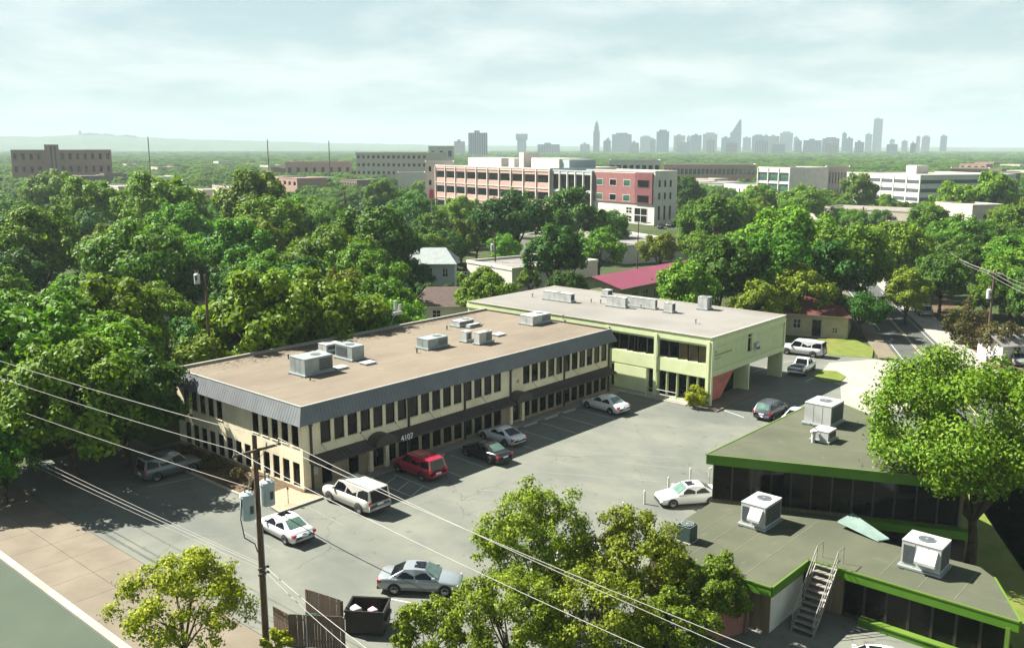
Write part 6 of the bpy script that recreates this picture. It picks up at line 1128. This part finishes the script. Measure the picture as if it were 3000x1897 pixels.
for nm, tp, vals in (('rot', 'FLOAT', [random.uniform(0, 6.28) for _ in pts]), ('idx', 'INT', [random.randrange(6) for _ in pts])):
    at_ = wm.attributes.new(nm, tp, 'POINT'); at_.data.foreach_set('value', vals)
wob = tag(inst(wm, 'distant_woods'), 'hazy mass of green treetops stretching to the skyline', 'woods', None, 'stuff')
gt = bpy.data.node_groups.new('scatter_woods', 'GeometryNodeTree'); gt.interface.new_socket('Geometry', in_out='INPUT', socket_type='NodeSocketGeometry'); gt.interface.new_socket('Geometry', in_out='OUTPUT', socket_type='NodeSocketGeometry')
N = gt.nodes.new; Lk = gt.links.new; gi = N('NodeGroupInput'); go = N('NodeGroupOutput'); ip = N('GeometryNodeInstanceOnPoints'); g2i = N('GeometryNodeGeometryToInstance')
crowns = []
for pr in range(4):
    for kd in (0, 1, 2):
        o = next((o for o in bpy.data.objects if o.data == PROTO[pr][0][kd]), None)
        if o: crowns.append(o)
for o in crowns[:6:1] if len(crowns) >= 6 else crowns:
    oi = N('GeometryNodeObjectInfo'); oi.transform_space = 'ORIGINAL'; oi.inputs['Object'].default_value = o; oi.inputs['As Instance'].default_value = True; Lk(oi.outputs['Geometry'], g2i.inputs[0]) if False else None
    if 'jn' not in globals(): jn = N('GeometryNodeJoinGeometry')
    Lk(oi.outputs['Geometry'], jn.inputs[0])
def attr(nm, tp):
    a = N('GeometryNodeInputNamedAttribute'); a.data_type = tp; a.inputs['Name'].default_value = nm; return a.outputs['Attribute']
cz = N('ShaderNodeCombineXYZ'); Lk(attr('rot', 'FLOAT'), cz.inputs[2]); er = N('FunctionNodeEulerToRotation'); Lk(cz.outputs[0], er.inputs[0])
Lk(gi.outputs[0], ip.inputs['Points']); Lk(jn.outputs[0], ip.inputs['Instance']); ip.inputs['Pick Instance'].default_value = True; Lk(attr('idx', 'INT'), ip.inputs['Instance Index']); Lk(er.outputs[0], ip.inputs['Rotation']); Lk(attr('scl', 'FLOAT_VECTOR'), ip.inputs['Scale']); Lk(ip.outputs[0], go.inputs[0])
md = wob.modifiers.new('scatter', 'NODES'); md.node_group = gt
# ================================================================ far hills, skyline and haze
HILL = M('hill_woods', (0.035, 0.07, 0.03), (0.06, 0.095, 0.04), 0.01, 0.95, 0.05, stain=(0.14, 0.13, 0.11), stain_scale=0.004, stain_amt=.5)
hb = MB(); prof = [(-500, 398), (0, 399), (120, 400), (240, 394), (330, 397), (420, 402), (560, 408), (760, 413), (980, 419), (1180, 423), (1400, 427), (1800, 430), (2400, 431.5), (3000, 432), (3500, 432)]
prev = None
for i in range(len(prof) - 1):
    for k in range(6):
        f = k / 6; px = prof[i][0] + (prof[i + 1][0] - prof[i][0]) * f; py = prof[i][1] + (prof[i + 1][1] - prof[i][1]) * f + random.uniform(-.9, .9)
        ridge = AT(px, py, 6200); foot = AT(px, py, 4700); bk = AT(px, py, 7600); row = [(foot.x, foot.y, -1), ((foot.x + ridge.x) / 2, (foot.y + ridge.y) / 2, ridge.z * .55), tuple(ridge), (bk.x, bk.y, -1)]
        if prev:
            for a in range(3): hb.quad(prev[a], row[a], row[a + 1], prev[a + 1], HILL)
        prev = row
struct(hb.build('hills'))
def banded(name, wall, glass, sx=3.6, sz=3.6, fx_=0.62, fz=0.55):
    """far facade: window grid too small to tell apart"""
    m = bpy.data.materials.new(name); m.use_nodes = True; t = m.node_tree; b = t.nodes['Principled BSDF']; b.inputs['Roughness'].default_value = .4; tcn = t.nodes.new('ShaderNodeTexCoord'); sp_ = t.nodes.new('ShaderNodeSeparateXYZ'); t.links.new(tcn.outputs['Object'], sp_.inputs[0])
    def cell(o, per, fr):
        a = t.nodes.new('ShaderNodeMath'); a.operation = 'MULTIPLY'; a.inputs[1].default_value = 1 / per; t.links.new(o, a.inputs[0]); f = t.nodes.new('ShaderNodeMath'); f.operation = 'FRACT'; t.links.new(a.outputs[0], f.inputs[0]); l = t.nodes.new('ShaderNodeMath'); l.operation = 'LESS_THAN'; l.inputs[1].default_value = fr; t.links.new(f.outputs[0], l.inputs[0]); return l.outputs[0]
    ad = t.nodes.new('ShaderNodeMath'); ad.operation = 'ADD'; t.links.new(sp_.outputs['X'], ad.inputs[0]); t.links.new(sp_.outputs['Y'], ad.inputs[1])
    mm = t.nodes.new('ShaderNodeMath'); mm.operation = 'MULTIPLY'; t.links.new(cell(ad.outputs[0], sx, fx_), mm.inputs[0]); t.links.new(cell(sp_.outputs['Z'], sz, fz), mm.inputs[1])
    mx = t.nodes.new('ShaderNodeMix'); mx.data_type = 'RGBA'; mx.inputs[6].default_value = (*wall, 1); mx.inputs[7].default_value = (*glass, 1); t.links.new(mm.outputs[0], mx.inputs[0]); t.links.new(mx.outputs[2], b.inputs['Base Color']); return m
TB = [banded('tower_pale', (0.44, 0.45, 0.46), (0.20, 0.27, 0.31)), banded('tower_glass', (0.10, 0.19, 0.23), (0.05, 0.12, 0.17), 4, 4, .8, .75), banded('tower_tan', (0.42, 0.32, 0.28), (0.12, 0.11, 0.11)), banded('tower_grey', (0.22, 0.22, 0.24), (0.07, 0.08, 0.10), 5, 60, .45, .98), banded('tower_stone', (0.20, 0.20, 0.20), (0.07, 0.08, 0.09), 4.5, 80, .4, .97)]
def tower(label, x0, x1, yt, dist, mat, crown='flat', name='skyscraper', cat='skyscraper', group=None):
    a, c = AT(x0, yt, dist), AT(x1, yt, dist); Wd = (c - a).length; H = a.z; an = math.atan2(c.y - a.y, c.x - a.x); t = thing(name, label, cat, (a.x, a.y, 0), an, group); D = max(12, Wd * .8); q = MB(); m = TB[mat]
    if crown == 'spire':
        h1 = H * .70; q.box(0, 0, 0, Wd, D, h1, m); q.build('shaft', t); q = MB(); q.box(Wd * .14, D * .14, h1, Wd * .86, D * .86, H * .84, m); q.box(Wd * .22, D * .22, H * .84, Wd * .78, D * .78, H * .90, m); q.build('belfry', t); q = MB(); q.hexa([(Wd * .25, D * .25, H * .90), (Wd * .75, D * .25, H * .90), (Wd * .75, D * .75, H * .90), (Wd * .25, D * .75, H * .90)], [(Wd * .47, D * .47, H), (Wd * .53, D * .47, H), (Wd * .53, D * .53, H), (Wd * .47, D * .53, H)], m); q.build('spire', t); return t
    if crown == 'wedge':
        q.box(0, 0, 0, Wd, D, H * .62, m); q.build('shaft', t); q = MB(); q.hexa([(Wd * .12, 0.5, H * .62), (Wd, 0.5, H * .62), (Wd, D - .5, H * .62), (Wd * .12, D - .5, H * .62)], [(Wd * .80, D * .2, H), (Wd * .95, D * .2, H), (Wd * .95, D * .8, H), (Wd * .80, D * .8, H)], m); q.build('crown', t); return t
    if crown == 'flare':
        q.box(Wd * .12, 0, 0, Wd * .88, D, H * .72, m); q.build('shaft', t); q = MB(); q.box(0, -4, H * .72, Wd, D + 4, H, m); q.build('crown', t); return t
    k = .93 if crown == 'step' else 1.0; q.box(0, 0, 0, Wd, D, H * k, m); q.build('shaft', t); q = MB()
    if crown == 'step': q.box(Wd * .2, D * .2, H * k, Wd * .8, D * .8, H, m)
    else: q.box(Wd * .3, D * .3, H, Wd * .6, D * .7, H + 5, m)
    q.build('crown', t); return t
SKY = [('slim old stone tower with pointed top left of the skyline', 1739, 1758, 354, 3300, 4, 'spire'), ('dark ribbed slab tower behind the pink office', 1372, 1428, 389, 2100, 3, 'flat'), ('pale block with wider top left of the stone tower', 1511, 1546, 392, 2900, 0, 'flare'), ('pale glass twin block right of the stone tower', 1793, 1851, 389, 3500, 1, 'step'), ('small pale tower in the left of downtown', 1876, 1909, 397, 3600, 0, 'step'), ('teal square tower with small crown', 1924, 1961, 380, 3300, 1, 'step'), ('pale tower right of the teal one', 1974, 2008, 397, 3700, 2, 'flat'), ('grey green tower in the downtown cluster', 2025, 2056, 396, 3500, 1, 'flat'), ('rosy stepped tower in the downtown cluster', 2060, 2102, 388, 3700, 2, 'step'), ('low teal tower left of the wedge top', 2114, 2140, 403, 3600, 1, 'flat'), ('tall tower with slanted wedge top', 2141, 2174, 350, 3800, 1, 'wedge'), ('slim grey tower right of the wedge top', 2177, 2201, 403, 3600, 0, 'flat'), ('broad teal tower with framed top', 2204, 2240, 394, 3700, 1, 'step'), ('tan tower in the downtown middle', 2250, 2284, 399, 3500, 2, 'flat'), ('wide pale glass tower in the downtown middle', 2286, 2324, 385, 3800, 0, 'step'), ('dark low slab in the right of downtown', 2354, 2408, 411, 3200, 3, 'flat'), ('grey low slab with mast right of the dark one', 2410, 2460, 402, 3300, 3, 'step'), ('slim green tower right of the low slabs', 2468, 2481, 390, 3700, 1, 'flat'), ('square teal block right of the slim green tower', 2478, 2500, 405, 3600, 1, 'flat'), ('pale twin tower left of the tallest one', 2536, 2556, 393, 3800, 0, 'flat'), ('tallest pale slender tower at the right of downtown', 2561, 2588, 348, 3900, 0, 'flat'), ('faint tower right of the tallest one', 2607, 2622, 409, 4000, 0, 'flat'), ('short faint block right of the tallest tower', 2642, 2660, 413, 4000, 2, 'flat'), ('faint tan tower at the right of downtown', 2685, 2697, 400, 4000, 2, 'flat'), ('faint rosy pair tower at the right of downtown', 2702, 2726, 397, 4000, 2, 'step'), ('last faint green tower at the right of the skyline', 2756, 2776, 398, 4000, 1, 'flat')]
for a in SKY: tower(*a)
LOWB = [(1330, 1362, 414, 2600), (1575, 1640, 423, 2900), (1700, 1728, 422, 3000), (1778, 1786, 405, 3500), (2012, 2026, 400, 3700), (2240, 2250, 396, 3700), (2326, 2340, 402, 3800), (1768, 1790, 412, 3100), (1845, 1872, 418, 2800), (1905, 1922, 408, 3300), (1985, 2022, 417, 2700), (2070, 2095, 411, 3200), (2128, 2160, 420, 2500), (2214, 2250, 414, 3000), (2262, 2300, 422, 2400), (2330, 2350, 412, 3300), (2420, 2452, 420, 2600), (2505, 2532, 416, 3000), (2598, 2630, 423, 2500), (2668, 2684, 420, 2900)]
for i, (x0, x1, yt, dd) in enumerate(LOWB): tower(['first', 'second', 'third', 'fourth', 'fifth', 'sixth', 'seventh', 'eighth', 'ninth', 'tenth', 'eleventh', 'twelfth', 'thirteenth', 'fourteenth', 'fifteenth', 'sixteenth', 'seventeenth', 'eighteenth', 'nineteenth', 'last'][i] + ' low hazy city block from the left at the foot of the skyline', x0, x1, yt, dd, (2, 3, 0, 4)[i % 4], name='city_block', cat='building', group='low blocks at the foot of the skyline')
for i, (x0, x1, yt) in enumerate(((230, 238, 384), (242, 290, 390.5), (292, 335, 393.5), (345, 400, 397))): tower(['small hilltop tower at the far left horizon', 'pale hilltop complex under the small far left tower', 'hilltop block with white wall at far left', 'low hilltop block right end of the far left complex'][i], x0, x1, yt, 6150, (3, 0, 0, 2)[i], name='hilltop_building', cat='building')
hz = bpy.data.materials.new('haze_air'); hz.use_nodes = True; t = hz.node_tree; t.nodes.clear(); pv = t.nodes.new('ShaderNodeVolumePrincipled'); pv.inputs['Color'].default_value = (0.49, 0.60, 0.63, 1); pv.inputs['Density'].default_value = 0.00018; pv.inputs['Anisotropy'].default_value = 0.0; ho = t.nodes.new('ShaderNodeOutputMaterial'); t.links.new(pv.outputs[0], ho.inputs['Volume'])
hq = MB(); hq.box(-9600, -9600, -1.3 - 0.2, 9600, 9600, 230, hz); hob = hq.build('haze'); tag(hob, 'pale blue green haze filling the distance', None, None, 'stuff')
